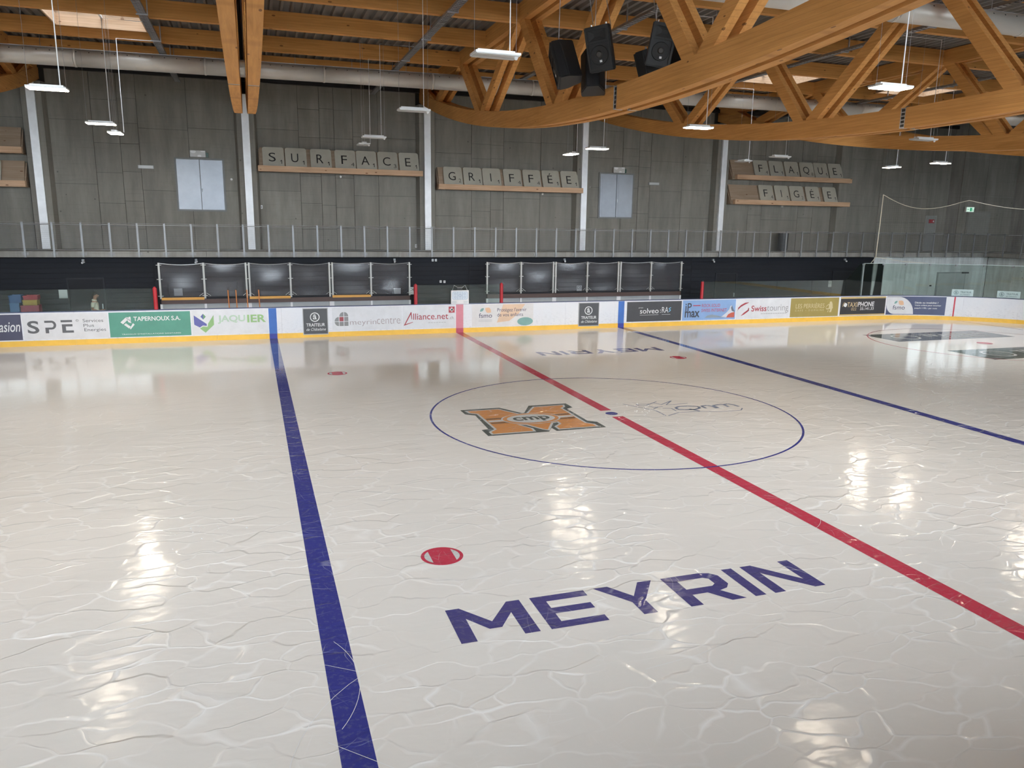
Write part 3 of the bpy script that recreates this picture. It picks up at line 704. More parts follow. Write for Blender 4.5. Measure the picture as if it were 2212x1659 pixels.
MB().tube([(32.56, 17.5, 4.37), (32.56, -11.5, 4.37)], .018, 8).tube([(32.56, 17.5, 3.39), (32.56, -11.5, 3.39)], .014, 8).build('rail', M_GALV, r2)

# ------------------------------------------------------------------ hatches, doors, plates on the concrete wall
def hatch(name, x0, x1, z0, z1, y=19.98):
    f = MB(); t = .06
    f.box(x0-t, x1+t, y-.04, y+.02, z1, z1+t).box(x0-t, x1+t, y-.04, y+.02, z0-t, z0).box(x0-t, x0, y-.04, y+.02, z0, z1).box(x1, x1+t, y-.04, y+.02, z0, z1)
    o = struct(name, f, M_FRAME); xm = (x0+x1)/2
    for a, b in ((x0+.01, xm-.012), (xm+.012, x1-.01)):
        lf = MB().box(a, b, y-.055, y, z0+.01, z1-.01).build('leaf', M_DOOR, o)
        MB().box(a+.10, b-.10, y-.062, y-.054, z0+.12, z1-.12).build('leaf_panel', M_DOOR, lf)
    MB().tube([(xm+.06, y-.07, z0+.75), (xm+.06, y-.07, z0+.9)], .015, 8).build('handle', M_GALV, o)
hatch('door_1', -11.2, -9.33, 5.04, 7.15); hatch('door_2', 8.66, 10.5, 5.03, 7.18)
dk = struct('door_3', MB().box(30.1, 30.95, 19.94, 20.0, 3.36, 5.45), M_CONC2); MB().box(30.16, 30.89, 19.92, 19.945, 3.4, 5.4).build('leaf', flat((.30,.31,.30), .5), dk)
h4 = struct('window_16', MB().box(32.35, 34.2, 19.09, 19.16, 4.35, 5.75), flat((.24,.24,.22), .5)); MB().box(32.45, 34.1, 19.07, 19.1, 4.45, 5.65).build('shutter', flat((.27,.27,.25), .5), h4)
def elight(x, label):
    t = thing('emergency_light', label, 'light', (x, 19.95, 7.25))
    MB().box(x-.31, x+.31, 19.86, 19.99, 7.25, 7.52).build('housing', flat((.55,.56,.55), .4), t)
    MB().box(x+.32, x+.42, 19.9, 19.99, 7.25, 7.44).build('side_box', flat((.03,.09,.07), .4), t, label='dark green box at the side')
    for cx, cz, r in ((x-.18, 7.47, .11), (x+.2, 7.5, .09), (x+.06, 7.29, .08)):
        put_polys('marking', [[(a, b) for a, b in ell(cx, cz, r, min(r, abs(7.515-cz)+.02) if cz > 7.4 else abs(7.26-cz)+.02, 16)]], lambda a, b: (min(max(a, x-.3), x+.3), 19.855, min(max(b, 7.26), 7.51)), M_WHITE, t)
elight(-10.3, 'patterned white box lamp above the left grey hatch'); elight(9.67, 'white box lamp above the right grey hatch')
def plate_(name, x, y, z, w, h, mat, label, cat, d=.03, group=None):
    t = thing(name, label, cat, (x, y, z-h/2), group)
    MB().box(x-w/2, x+w/2, y-d, y, z-h/2, z+h/2).build('panel', mat, t)
    return t
for x, lb in ((-12.38, 'pale flat wall light left of the left grey hatch'), (11.72, 'pale flat wall light right of the right grey hatch')):
    t = plate_('wall_light', x, 19.98, 6.77, .6, .13, flat((.42,.45,.46), .4), lb, 'light', .07); MB().box(x-.27, x+.27, 19.9, 19.912, 6.72, 6.82).build('diffuser', flat((.55,.57,.57), .3), t)
for x, z, lb in ((-7.84, 5.21, 'small white square notice right of the second pilaster'), (-.82, 3.53, 'small white square notice low beside the third pilaster')):
    t = plate_('notice', x, 19.98, z, .16, .16, M_WHITE, lb, 'sign', .01); put_polys('symbol', ring2(x, z, .05, .05, .02, .02, 12), lambda a, b: (a, 19.965, b), M_INK, t)
for x, z, lb in ((-4.31, 6.62, 'small round wall lamp under the SURFACE rack'), (5.54, 6.1, 'small round wall lamp under the GRIFFÉE rack'), (19.78, 5.78, 'small round wall lamp under the FIGÉE rack'), (-9.0, 6.36, 'small round wall lamp right of the left hatch'), (8.05, 6.5, 'small round wall lamp left of the right hatch')):
    t = thing('spot_lamp', lb, 'lamp', (x, 19.95, z)); MB().tube([(x, 20.0, z), (x, 19.9, z)], .05, 12).build('base', M_WHITE, t); MB().tube([(x, 19.9, z), (x, 19.87, z)], [.045, .02], 12).build('lens', flat((.9,.9,.85), .2), t)
t = plate_('notice', 30.52, 19.9, 5.12, .42, .22, flat((.40,.04,.05), .4), 'red notice above the narrow grey door at right', 'sign', .02); put_polys('symbol', [rect(30.6, 30.68, 5.07, 5.17)], lambda a, b: (a, 19.875, b), M_WHITE, t)
t = thing('exit_sign', 'glowing green and white exit sign at far right', 'sign', (32.3, 18.9, 5.7)); M_EXIT = emit('exit_glow', (.72, 1, .84), .27); M_EXG = emit('exit_green', (.03, .55, .25), .16)
MB().box(32.0, 32.62, 18.9, 19.0, 5.68, 5.98).build('housing', M_WHITE, t); put_polys('face', [rect(32.02, 32.60, 5.70, 5.96)], lambda a, b: (a, 18.895, b), M_EXIT, t)
put_polys('pictogram', [rect(32.28, 32.42, 5.73, 5.93)] + stroke([(32.22,5.83),(32.08,5.83)], .03) + [[(32.06,5.83),(32.11,5.87),(32.11,5.79)]] + stroke([(32.46,5.9),(32.5,5.82),(32.47,5.74)], .03) + stroke([(32.5,5.82),(32.55,5.75)], .03), lambda a, b: (a, 18.89, b), M_EXG, t)
MB().box(32.62, 32.7, 18.92, 19.16, 5.72, 5.9).build('bracket', M_CHAR, t)
b_ = thing('litter_bin', 'dark round litter bin standing on the gallery behind the railing', 'bin', (19.6, 19.4, 3.34)); MB().tube([(19.6, 19.4, 3.42), (19.6, 19.4, 4.28)], [.27, .29], 20).build('body', flat((.035,.038,.042), .5), b_, smooth=False); MB().tube([(19.6,19.4,4.28),(19.6,19.4,4.33)], .30, 20).build('rim', M_CHAR, b_); MB().tube([(19.6,19.4,3.34),(19.6,19.4,3.42)], .22, 16).build('foot', M_CHAR, b_)

# ------------------------------------------------------------------ giant letter tiles on racks
TH = .40  # lean of the tiles (radians)
def rack(x0, x1, zl, label, b0=None, b1=None):
    b0 = x0+.1 if b0 is None else b0; b1 = x1-.1 if b1 is None else b1
    t = thing('tile_rack', label, 'rack', ((x0+x1)/2, 19.6, zl-.24), 'timber racks for the giant letter tiles')
    MB().box(x0+.12, x1, 19.12, 19.328, zl-.24, zl).build('ledge', M_LEDGE, t)
    MB().prism([(b0, 19.34, zl-.24), (b0, 19.5, zl-.24), (b0, 19.92, zl+.78), (b0, 19.83, zl+.80), (b0, 19.425, zl-.06)], (b1-b0, 0, 0)).build('back_board', M_RACK, t)
    for x in (b0-.045, b1+.005): MB().prism([(x, 19.36, zl-.24), (x, 19.97, zl-.24), (x, 19.97, zl+.74)], (.04, 0, 0)).build('side_panel', M_RACK, t)
rack(-8.0, -.66, 6.95, 'long timber rack carrying the word SURFACE', -7.78, -.86); rack(-.03, 7.38, 6.40, 'long timber rack carrying the word GRIFFÉE', .17, 7.09)
rack(16.08, 23.67, 7.34, 'upper timber rack carrying the word FLAQUE', 16.12, 23.09); rack(16.05, 23.68, 6.06, 'lower timber rack carrying the word FIGÉE', 16.12, 23.09)
rack(-24.0, -16.72, 7.33, 'upper half-seen timber rack at the left edge', -23.88, -16.82); rack(-24.0, -16.72, 6.04, 'lower half-seen timber rack at the left edge', -23.88, -16.82)
def rrect(w, h, r, n=5):
    out = []
    for cx, cy, a in ((w/2-r, h/2-r, 0), (-w/2+r, h/2-r, PI/2), (-w/2+r, -h/2+r, PI), (w/2-r, -h/2+r, 3*PI/2)):
        out += [(cx+r*math.cos(a+PI/2*i/n), cy+r*math.sin(a+PI/2*i/n)) for i in range(n+1)]
    return out
TW = .905
tile_me = MB().prism([(x, 0, z+.465) for x, z in rrect(TW, .93, .10)], (0, .07, 0)).mesh('tile_body', M_TILE)
def tile(x, zl, ch, num, label, grp):
    t = thing('letter_tile', label, 'letter tile', (x, 19.335, zl-.035), grp, rot=(-TH, random.uniform(-.006, .006), 0))
    link('tile_body', tile_me, t)
    w = {'I': .045, 'Q': .40, 'G': .34, 'C': .34, 'F': .25, 'E': .25, 'É': .25, 'L': .25, 'S': .29, 'R': .29, 'U': .30, 'A': .36}[ch]
    h1 = .41 if ch != 'É' else .52
    z0 = .255 if ch != 'Q' else .20
    f = lambda a, b: (a, -.004, b)
    put_text('letter', ch, f, -.05-w/2, -.05+w/2, z0, z0+(h1 if ch != 'Q' else .465), M_INK, t, bold=-.004, local=True)
    nw = {'1': .085, '4': .14, '2': .12, '3': .12, '8': .12}[num]
    if num == '1': put_polys('value', [[(.325,.155),(.325,.29),(.285,.265),(.275,.285),(.33,.335),(.352,.335),(.352,.155)]], f, M_INK, t, local=True)
    else: put_text('value', num, f, .315-nw/2, .315+nw/2, .155, .335, M_INK, t, bold=-.012, local=True)
def word(ws, zl, xs, nums, grp):
    seen = {}
    for i, (c, x, n) in enumerate(zip(ws, xs, nums)):
        tot = ws.count(c); k = seen.get(c, 0); seen[c] = k+1
        which = '' if tot == 1 else (' first' if k == 0 else ' second')
        tile(x, zl, c, n, 'cream letter tile marked %s,%s in the word %s' % (c, which, ws), grp)
word('SURFACE', 6.95, [-7.21,-6.26,-5.18,-4.12,-3.18,-2.21,-1.23], '1114131', 'letter tiles of SURFACE')
word('GRIFFÉE', 6.40, [.86,1.82,2.77,3.82,4.81,5.81,6.8], '2114411', 'letter tiles of GRIFFÉE')
word('FLAQUE', 7.34, [17.92,18.9,19.89,20.88,21.83,22.81], '411811', 'letter tiles of FLAQUE')
word('FIGÉE', 6.06, [18.37,19.38,20.37,21.42,22.58], '41211', 'letter tiles of FIGÉE')
tile(-18.05, 6.04, 'E', '1', 'cream letter tile cut by the left photo edge, lower left rack', 'letter tiles at the left edge')

# ------------------------------------------------------------------ rink boards
bd = thing('rink_boards', 'white hockey rink boards with yellow kick plate and advertising', 'boards', (0, 15, 0))
n_seg = 68; sl_ = PER/n_seg
for i in range(n_seg):
    a = -HX + i*sl_; b = a+sl_-.004; st = .7
    ring_box(MB(), a, b, -.12, 0, .0, 1.225, st).build('board_panel', M_BOARD, bd)
    ring_box(MB(), a, b, 0, .012, .0, .20, st).build('kick_plate', M_YELL, bd)
    ring_box(MB(), a, b, -.13, .008, 1.225, 1.25, st).build('cap_rail', flat((.06,.08,.19), .35), bd)
for s0, s1, m1, m2, nm in ((-7.82, -7.52, flat((.05,.17,.55), .35), flat((.035,.05,.34), .35), 'blue_stripe'), (7.52, 7.82, flat((.05,.17,.55), .35), flat((.035,.05,.34), .35), 'blue_stripe'),
                           (-.16, .16, flat((.72,.27,.34), .35), flat((.55,.10,.15), .35), 'red_stripe'), (26.45, 26.52, flat((.62,.05,.08), .35), flat((.6,.06,.08), .35), 'red_stripe')):
    ring_box(MB(), s0, s1, 0, .006, .20, 1.215).build(nm, m1, bd); ring_box(MB(), s0, s1, 0, .016, .0, .20).build(nm, m2, bd)
def banner(s0, s1, z0, z1, mat, off=.006, label=None):
    b = ring_box(MB(), s0, s1, 0, off, z0, z1, .7 if s1 < 22 else .12).build('banner', mat, bd, label=label)
    mf = lambda d: (lambda fx, fz: bp(s0+fx*(s1-s0), z0+fz*(z1-z0), off+d))
    return b, mf
A1, A2 = .004, .007
W_ = M_WHITE; G_ = flat((.10,.10,.105), .4)
# 1 dark blue
b, f = banner(-19.3, -16.38, .24, 1.17, flat((.065,.065,.115), .4), label='dark blue banner with white handwriting at the left edge')
put_text('lettering', 'évasion', f(A1), .66, .985, .33, .72, W_, b, shear=.25, bold=.006)
# 2 SPE
b, f = banner(-16.34, -13.56, .24, 1.17, flat((.76,.76,.78), .35), label='white banner with grey letters SPE'); g = flat((.12,.12,.13), .4)
put_text('lettering', 'S', f(A1), .05, .185, .24, .74, g, b, bold=.02)
pw = [(.25,.735),(.33,.735)] + [(.33+.055*math.sin(PI*k/10), .56+.175*math.cos(PI*k/10)) for k in range(1, 10)] + [(.33,.385),(.295,.385),(.295,.24),(.255,.24),(.255,.465),(.33,.465)] + [(.33+.025*math.sin(PI*k/10), .56+.095*math.cos(PI*k/10)) for k in range(9, 0, -1)] + [(.33,.655),(.25,.655)]
put_polys('lettering', [pw], f(A1), g, b)
put_polys('lettering', [rect(.44,.575,.66,.745), [(.45,.58),(.575,.58),(.575,.49),(.495,.49),(.495,.33),(.585,.33),(.585,.24),(.45,.24)]], f(A1), g, b)
put_polys('registered_mark', ring2(.635,.72,.018,.045,.004,.01,16), f(A1), g, b); put_text('registered_mark', 'R', f(A1), .629, .642, .70, .745, g, b)
put_text('lettering', 'Services', f(A1), .70, .945, .64, .77, g, b); put_text('lettering', 'Plus', f(A1), .705, .83, .455, .575, g, b); put_text('lettering', 'Energies', f(A1), .71, .97, .24, .40, g, b)
# 3 green
b, f = banner(-13.52, -10.70, .24, 1.17, flat((.10,.335,.25), .35), label='green banner TAPERNOUX S.A.')
put_polys('logo', [[(.135,.60),(.205,.80),(.232,.72),(.165,.52)], [(.205,.80),(.235,.80),(.270,.55),(.232,.60)], [(.240,.82),(.262,.82),(.262,.62),(.240,.66)], [(.175,.50),(.200,.56),(.255,.42),(.235,.34)], [(.245,.36),(.285,.56),(.305,.50),(.250,.30)]], f(A1), W_, b)
put_text('lettering', 'TAPERNOUX S.A.', f(A1), .295, .875, .64, .82, W_, b, bold=.02)
put_text('lettering', "TRAVAUX D'INSTALLATIONS SANITAIRES", f(A1), .14, .87, .085, .135, W_, b)
# 4 JAQUIER
b, f = banner(-10.66, -7.86, .24, 1.19, flat((.76,.77,.80), .35), label='white banner JAQUIER with blue and green shield'); bl = flat((.13,.14,.42), .4); gr = flat((.30,.52,.22), .4)
put_polys('logo', [[(.03,.80),(.03,.42),(.10,.30),(.14,.38),(.19,.36),(.19,.44)]], f(A1), bl, b)
put_polys('logo', [[(.285,.80),(.285,.40),(.17,.08),(.10,.26),(.14,.34),(.20,.32),(.21,.46)]], f(A1), gr, b)
put_polys('logo', [[(.115,.74),(.15,.86),(.15,.62)]], f(A1), bl, b); put_polys('logo', [[(.15,.86),(.185,.74),(.15,.62)]], f(A1), flat((.18,.38,.20), .4), b)
put_text('lettering', 'JAQU', f(A1), .335, .70, .43, .78, flat((.50,.66,.52), .4), b, bold=.03); put_text('lettering', 'IER', f(A1), .725, .975, .46, .78, flat((.33,.55,.24), .4), b, bold=.03)
# 5 and 8 caterer
def caterer(s0, s1, lb):
    b, f = banner(s0, s1, .11, 1.19, flat((.50,.51,.53), .35), .022, label=lb)
    pl = put_polys('plate', [rect(.03,.97,.03,.97)], f(.004), flat((.075,.078,.085), .4), b)
    put_polys('emblem', ring2(.475,.66,.19,.175,.035,.032,36), f(.008), W_, b); put_text('lettering', 'â', f(.008), .40, .55, .575, .765, W_, b, bold=.015)
    put_text('lettering', 'TRAITEUR', f(.008), .13, .87, .31, .43, W_, b, bold=.012); put_text('lettering', 'de Châtelaine', f(.008), .13, .90, .15, .255, W_, b, shear=.35)
caterer(-6.52, -5.52, 'framed dark caterer panel right of the left blue line'); caterer(5.53, 6.55, 'framed dark caterer panel left of the right blue line')
# 6 meyrincentre
b, f = banner(-5.36, -2.50, .24, 1.19, flat((.74,.76,.80), .35), label='white banner meyrincentre with grey tile logo'); gg = flat((.27,.28,.29), .4)
cw, chh = .058, .185; x0, zz0 = .035, .20
cells = {}
for r in range(3):
    for c in range(3):
        if (r, c) == (2, 0): continue
        cx0, cz0 = x0+c*(cw+.009), zz0+r*(chh+.022); x1_, z1_ = cx0+cw, cz0+chh
        p = rect(cx0, x1_, cz0, z1_)
        if (r, c) == (2, 1): p = [(cx0,cz0),(x1_,cz0),(x1_,z1_)] + ell(x1_, cz0, cw, chh, 8, PI/2, PI)[1:]
        if (r, c) == (2, 2): p = [(cx0,cz0)] + ell(cx0, cz0, cw, chh, 8, 0, PI/2)
        if (r, c) == (1, 0): p = [(x1_,cz0)] + ell(x1_, cz0, cw, chh, 8, PI/2, PI)
        if (r, c) == (0, 0): p = [(x1_,z1_)] + ell(x1_, z1_, cw, chh, 8, PI, 3*PI/2)
        put_polys('logo', [p], f(A1), flat((.36,.075,.09), .4) if (r, c) == (1, 1) else gg, b)
put_text('lettering', 'meyrin', f(A1), .25, .625, .17, .45, flat((.36,.30,.32), .4), b, bold=-.012); put_text('lettering', 'centre', f(A1), .635, .975, .24, .50, flat((.40,.34,.36), .4), b, bold=-.012)
# 7 Alliance.net
b, f = banner(-2.46, -.20, .24, 1.20, flat((.74,.76,.80), .35), label='white banner with red Alliance.net lettering'); rd = flat((.42,.055,.075), .4)
put_polys('logo', [[(.015,.13),(.15,.72),(.165,.72),(.175,.40),(.165,.40),(.15,.62),(.05,.20),(.19,.29),(.19,.27)]], f(A1), rd, b)
put_text('lettering', 'lliance.net', f(A1), .195, .865, .38, .66, rd, b, bold=.004); put_text('lettering', '.ch', f(A1), .885, .965, .37, .50, gg, b)
put_polys('swiss_cross', [rect(.875,.99,.66,.93)], f(A1), flat((.45,.05,.07), .4), b); put_polys('swiss_cross', [rect(.918,.947,.70,.89), rect(.893,.972,.76,.83)], f(A2), W_, b)
put_polys('small_print', [rect(.48+.05*i, .518+.05*i, .225, .25) for i in range(7)], f(A1), flat((.50,.50,.52), .4), b)
# fsmo
tl = flat((.22,.42,.40), .4); og = flat((.80,.52,.34), .4); nv = flat((.07,.075,.14), .4)
def leaf(x0, z0, x1, z1, w, n=10):
    dx, dz = x1-x0, z1-z0; out = []
    for i in range(n+1): t = i/n; out.append((x0+dx*t-dz*w*math.sin(PI*t)*.33, z0+dz*t+dx*w*math.sin(PI*t)*3))
    for i in range(1, n): t = 1-i/n; out.append((x0+dx*t+dz*w*math.sin(PI*t)*.33, z0+dz*t-dx*w*math.sin(PI*t)*3))
    return out
b, f = banner(.55, 3.36, .24, 1.20, flat((.76,.75,.76), .35), label='white fsmo banner with orange and teal shapes')
put_polys('logo', [leaf(.125,.67,.19,.83,.25)], f(A1), tl, b); put_polys('logo', [leaf(.21,.83,.305,.63,.35)], f(A1), og, b)
put_polys('shape', [[(.50,.98),(.86,.98),(.76,.55),(.60,.22),(.40,.16)]], f(A1), flat((.80,.58,.42), .4), b); put_polys('shape', [ell(.865,.18,.13,.19,28)], f(A1), tl, b)
put_text('lettering', 'fsmo', f(A2), .11, .32, .39, .60, nv, b); put_text('lettering', "Protégez l'avenir", f(A2), .405, .885, .60, .82, nv, b); put_text('lettering', 'de vos enfants', f(A2), .405, .83, .43, .59, nv, b)
put_polys('small_print', [rect(.105,.32,.28,.30), rect(.105,.32,.22,.24)], f(A1), flat((.55,.55,.58), .4), b)
# solveo:RAS
b, f = banner(7.96, 10.82, .25, 1.17, flat((.062,.062,.068), .4), label='dark grey banner solveo:RAS')
put_text('lettering', 'solveo', f(A1), .235, .575, .40, .66, W_, b, bold=.004); put_text('lettering', ':', f(A1), .602, .615, .42, .58, W_, b, bold=.02); put_text('lettering', 'RA', f(A1), .635, .755, .42, .71, W_, b)
put_polys('lettering', stroke([(.80,.68),(.765,.62),(.795,.54),(.765,.46)], .016, .05), f(A1), flat((.20,.50,.75), .4), b)
put_polys('underline', [rect(.235,.575,.32,.332), rect(.635,.795,.32,.332)], f(A1), W_, b); put_text('small_print', 'groupe', f(A1), .21, .29, .66, .71, W_, b)
# ip max
b, f = banner(10.88, 13.80, .24, 1.19, flat((.27,.43,.72), .4), label='light blue banner with a mountain'); dk_ = flat((.06,.065,.09), .4); rr = flat((.55,.06,.10), .4)
put_text('lettering', 'iP', f(A1), .05, .165, .46, .86, dk_, b, bold=.01); put_text('lettering', 'max', f(A1), .045, .32, .14, .46, dk_, b, bold=.02); put_polys('lettering', [rect(.19,.33,.71,.755)], f(A1), rr, b)
put_text('lettering', 'ROCK-SOLID', f(A1), .355, .70, .64, .80, rr, b); put_text('lettering', 'SWISS INTERNET', f(A1), .35, .83, .40, .56, rr, b)
put_polys('mountain', [[(.42,.10),(.47,.22),(.56,.26),(.66,.20),(.72,.14),(.83,.10)]], f(A1), flat((.30,.36,.43), .4), b)
put_polys('mountain', [[(.72,.10),(.83,.34),(.88,.50),(.90,.68),(.93,.70),(.96,.50),(.985,.42),(.985,.10)]], f(A1), flat((.68,.70,.76), .4), b); put_polys('mountain', [[(.93,.70),(.96,.50),(.985,.42),(.985,.36),(.93,.42),(.91,.58)]], f(A2), flat((.17,.20,.27), .4), b)
put_polys('mountain', [[(.83,.09),(.86,.24),(.92,.33),(.985,.36),(.985,.09)]], f(A2), flat((.60,.13,.09), .4), b)
# Swisstouring
b, f = banner(13.86, 16.94, .24, 1.19, flat((.75,.76,.79), .35), label='white banner Swisstouring with red swoosh')
def swoosh(pts, ws):
    l = []; r = []
    for (x, z), w in zip(pts, ws): l.append((x, z+w)); r.append((x, z-w))
    return l + r[::-1]
put_polys('logo', [swoosh([(.02,.40),(.03,.52),(.08,.66),(.15,.77),(.22,.83)], [.01,.05,.05,.045,.01]), swoosh([(.09,.16),(.14,.26),(.20,.38),(.235,.47),(.22,.56)], [.01,.05,.05,.05,.01])], f(A1), rd, b)
put_text('lettering', 'Swiss', f(A1), .275, .56, .36, .66, rd, b, bold=.012); put_text('lettering', 'touring', f(A1), .57, .975, .26, .68, flat((.30,.30,.32), .4), b, bold=-.01)
put_polys('small_print', [rect(.46+.045*i, .498+.045*i, .22, .25) for i in range(11)], f(A1), flat((.42,.42,.45), .4), b)
# Les Perrieres
b, f = banner(17.0, 19.93, .24, 1.18, flat((.38,.30,.095), .45), label='gold banner LES PERRIÈRES'); cr = flat((.66,.58,.36), .4)
put_text('lettering', 'LES PERRIÈRES', f(A1), .105, .70, .46, .76, cr, b); put_text('lettering', 'CAFÉ • DOMAINE', f(A1), .10, .69, .30, .42, cr, b, spacing=1.8)
put_polys('figure', [ell(.83,.72,.028,.075,16), [(.79,.66),(.865,.70),(.88,.45),(.86,.35),(.80,.40)], [(.72,.50),(.76,.42),(.80,.46),(.80,.40),(.755,.36)], [(.77,.24),(.79,.36),(.80,.40),(.785,.22)], [(.81,.22),(.83,.38),(.865,.36),(.85,.22)]] + stroke([(.79,.66),(.735,.52)], .012, .04), f(A1), cr, b)
# Taxiphone
b, f = banner(20.05, 22.88, .24, 1.19, flat((.05,.05,.055), .35), label='black banner TAXIPHONE with gold edges'); gd = flat((.62,.46,.22), .35)
put_polys('gold_edge', [rect(0,1,.91,1), rect(0,1,0,.07)], f(A1), gd, b)
put_polys('logo', [leaf(.095,.70,.12,.46,.5)], f(A1), W_, b); put_polys('logo', stroke([(.05,.48),(.055,.62),(.075,.70),(.09,.70)], .010, .03), f(A1), gd, b)
put_text('lettering', 'TAXI', f(A1), .15, .375, .46, .72, flat((.66,.52,.30), .4), b, bold=.01, shear=.1); put_text('lettering', 'PHONE', f(A1), .385, .76, .47, .73, W_, b, bold=.02, shear=.1)
put_text('lettering', '022', f(A1), .245, .36, .27, .42, flat((.66,.52,.30), .4), b); put_text('lettering', '33.141.33', f(A1), .445, .755, .28, .43, W_, b, bold=.015)
# fsmo 2
b, f = banner(22.95, 26.08, .24, 1.19, flat((.085,.105,.20), .4), label='navy and white fsmo banner')
ns = 16
def lens(fx):
    hi = .97 if fx <= .22 else .97-.94*(1-math.sqrt(max(0, 1-((fx-.22)/.27)**2)))
    lo = .03 if fx >= .16 else .55-.52*math.sqrt(max(0, 1-((.16-fx)/.16)**2)) if False else (.03 if fx >= .16 else .03+.52*(1-math.sqrt(max(0, 1-((.16-fx)/.16)**2))))
    return lo, hi
fxs = [.49*i/40 for i in range(41)]
put_polys('shape', [[(a, lens(a)[0]), (c, lens(c)[0]), (c, lens(c)[1]), (a, lens(a)[1])] for a, c in zip(fxs, fxs[1:])], f(.007), flat((.74,.75,.78), .35), b)
put_polys('logo', [leaf(.14,.60,.195,.76,.25)], f(.014), tl, b); put_polys('logo', [leaf(.215,.76,.31,.54,.35)], f(.016), og, b); put_text('lettering', 'fsmo', f(.014), .12, .335, .28, .52, nv, b)
for i, tx in enumerate(('Décès ou invalidité ?', 'Votre enfant peut toucher', "jusqu'à 1195.– par mois")): put_text('lettering', tx, f(.012), .50, (.88, .93, .87)[i], .62-.155*i, .72-.155*i, W_, b, bold=.015)

# ------------------------------------------------------------------ rink glass, padded posts, signs on the glass
def pane_run(name, s_list, z1, label, zfun=None):
    p0 = bp((s_list[0]+s_list[-1])/2, 1.25, -.06); t = thing(name, label, 'glass', p0)
    for a, b in zip(s_list, s_list[1:]):
        mb = ring_box(MB(), a+.006, b-.006, -.066, -.054, 1.25, z1, .8); mb.build('pane', M_GLASS, t)
    return t
def lin(a, b, n): return [a+(b-a)*i/n for i in range(n+1)]
g1 = pane_run('rink_glass', lin(-22, -11.95, 5), 2.05, 'low glass on the boards in front of the walking man'); pane_run('rink_glass', lin(-1.82, 1.82, 2), 2.05, 'low glass between the two player benches')
pane_run('rink_glass', lin(11.98, 20.3, 4), 2.05, 'low glass right of the right-hand bench')
eg = pane_run('rink_glass', lin(21.33, 44, 18), 2.87, 'tall glass around the right rink corner')
for s in lin(21.33, 44, 18):
    MB().obox(bp(s, 2.84, -.06), (.05,0,0), (0,.03,0), (0,0,.04)).build('clip', M_GALV, eg)
MB().tube([bp(s, 2.885, -.06) for s in lin(21.33, 44, 40)], .012, 6).build('top_edge', flat((.55,.66,.65), .3), eg)
sg = thing('sloped_glass', 'glass panel with slanting top edge before the tall corner glass', 'glass', (20.8, 15.06, 1.25))
MB().prism([(20.31, 15.054, 1.25), (21.3, 15.054, 1.25), (21.3, 15.054, 2.87), (21.1, 15.054, 2.87), (20.31, 15.054, 2.05)], (0, .012, 0)).build('pane', M_GLASS, sg); MB().box(21.29, 21.35, 15.03, 15.1, 1.25, 2.88).build('post', flat((.25,.29,.30), .4), sg)
for x, lb in ((-11.88, 'red padded post at the left end of the left-hand bench opening'), (-1.89, 'red padded post right of the left-hand bench, beside the D6 sign'), (1.89, 'red padded post in front of the right-hand bench'), (11.91, 'red padded post right of the right-hand bench')):
    t = thing('padded_post', lb, 'post', (x, 15.05, 1.25), 'red padded glass ends'); MB().tube([(x, 15.06, 1.25), (x, 15.06, 2.06)], .075, 14).build('pad', M_RED, t); MB().tube([(x, 15.06, 2.06), (x, 15.06, 2.11)], [.06, .03], 10).build('cap', M_CHAR if x > 10 else M_RED, t)
for a, lb in ((26.3, 'pale caterer sign on the corner glass, left one'), (28.35, 'pale caterer sign on the corner glass, right one')):
    t = thing('glass_sign', lb, 'sign', bp(a+.5, 1.27, 0)); b1 = a+1.0; mf = lambda d: (lambda fx, fz: bp(a+fx*1.0, 1.27+fz*.34, d))
    ring_box(MB(), a, b1, -.05, -.03, 1.27, 1.61, .3).build('plate', flat((.50,.64,.64), .35), t)
    ik = flat((.10,.17,.19), .4); put_polys('emblem', ring2(.2,.5,.105,.33,.018,.055,26), mf(-.026), ik, t); put_text('lettering', 'â', mf(-.026), .155, .245, .32, .72, ik, t, bold=.02)
    put_text('lettering', 'TRAITEUR', mf(-.026), .40, .90, .46, .72, ik, t, bold=.01); put_text('lettering', 'de Châtelaine', mf(-.026), .40, .86, .16, .34, ik, t, shear=.3)

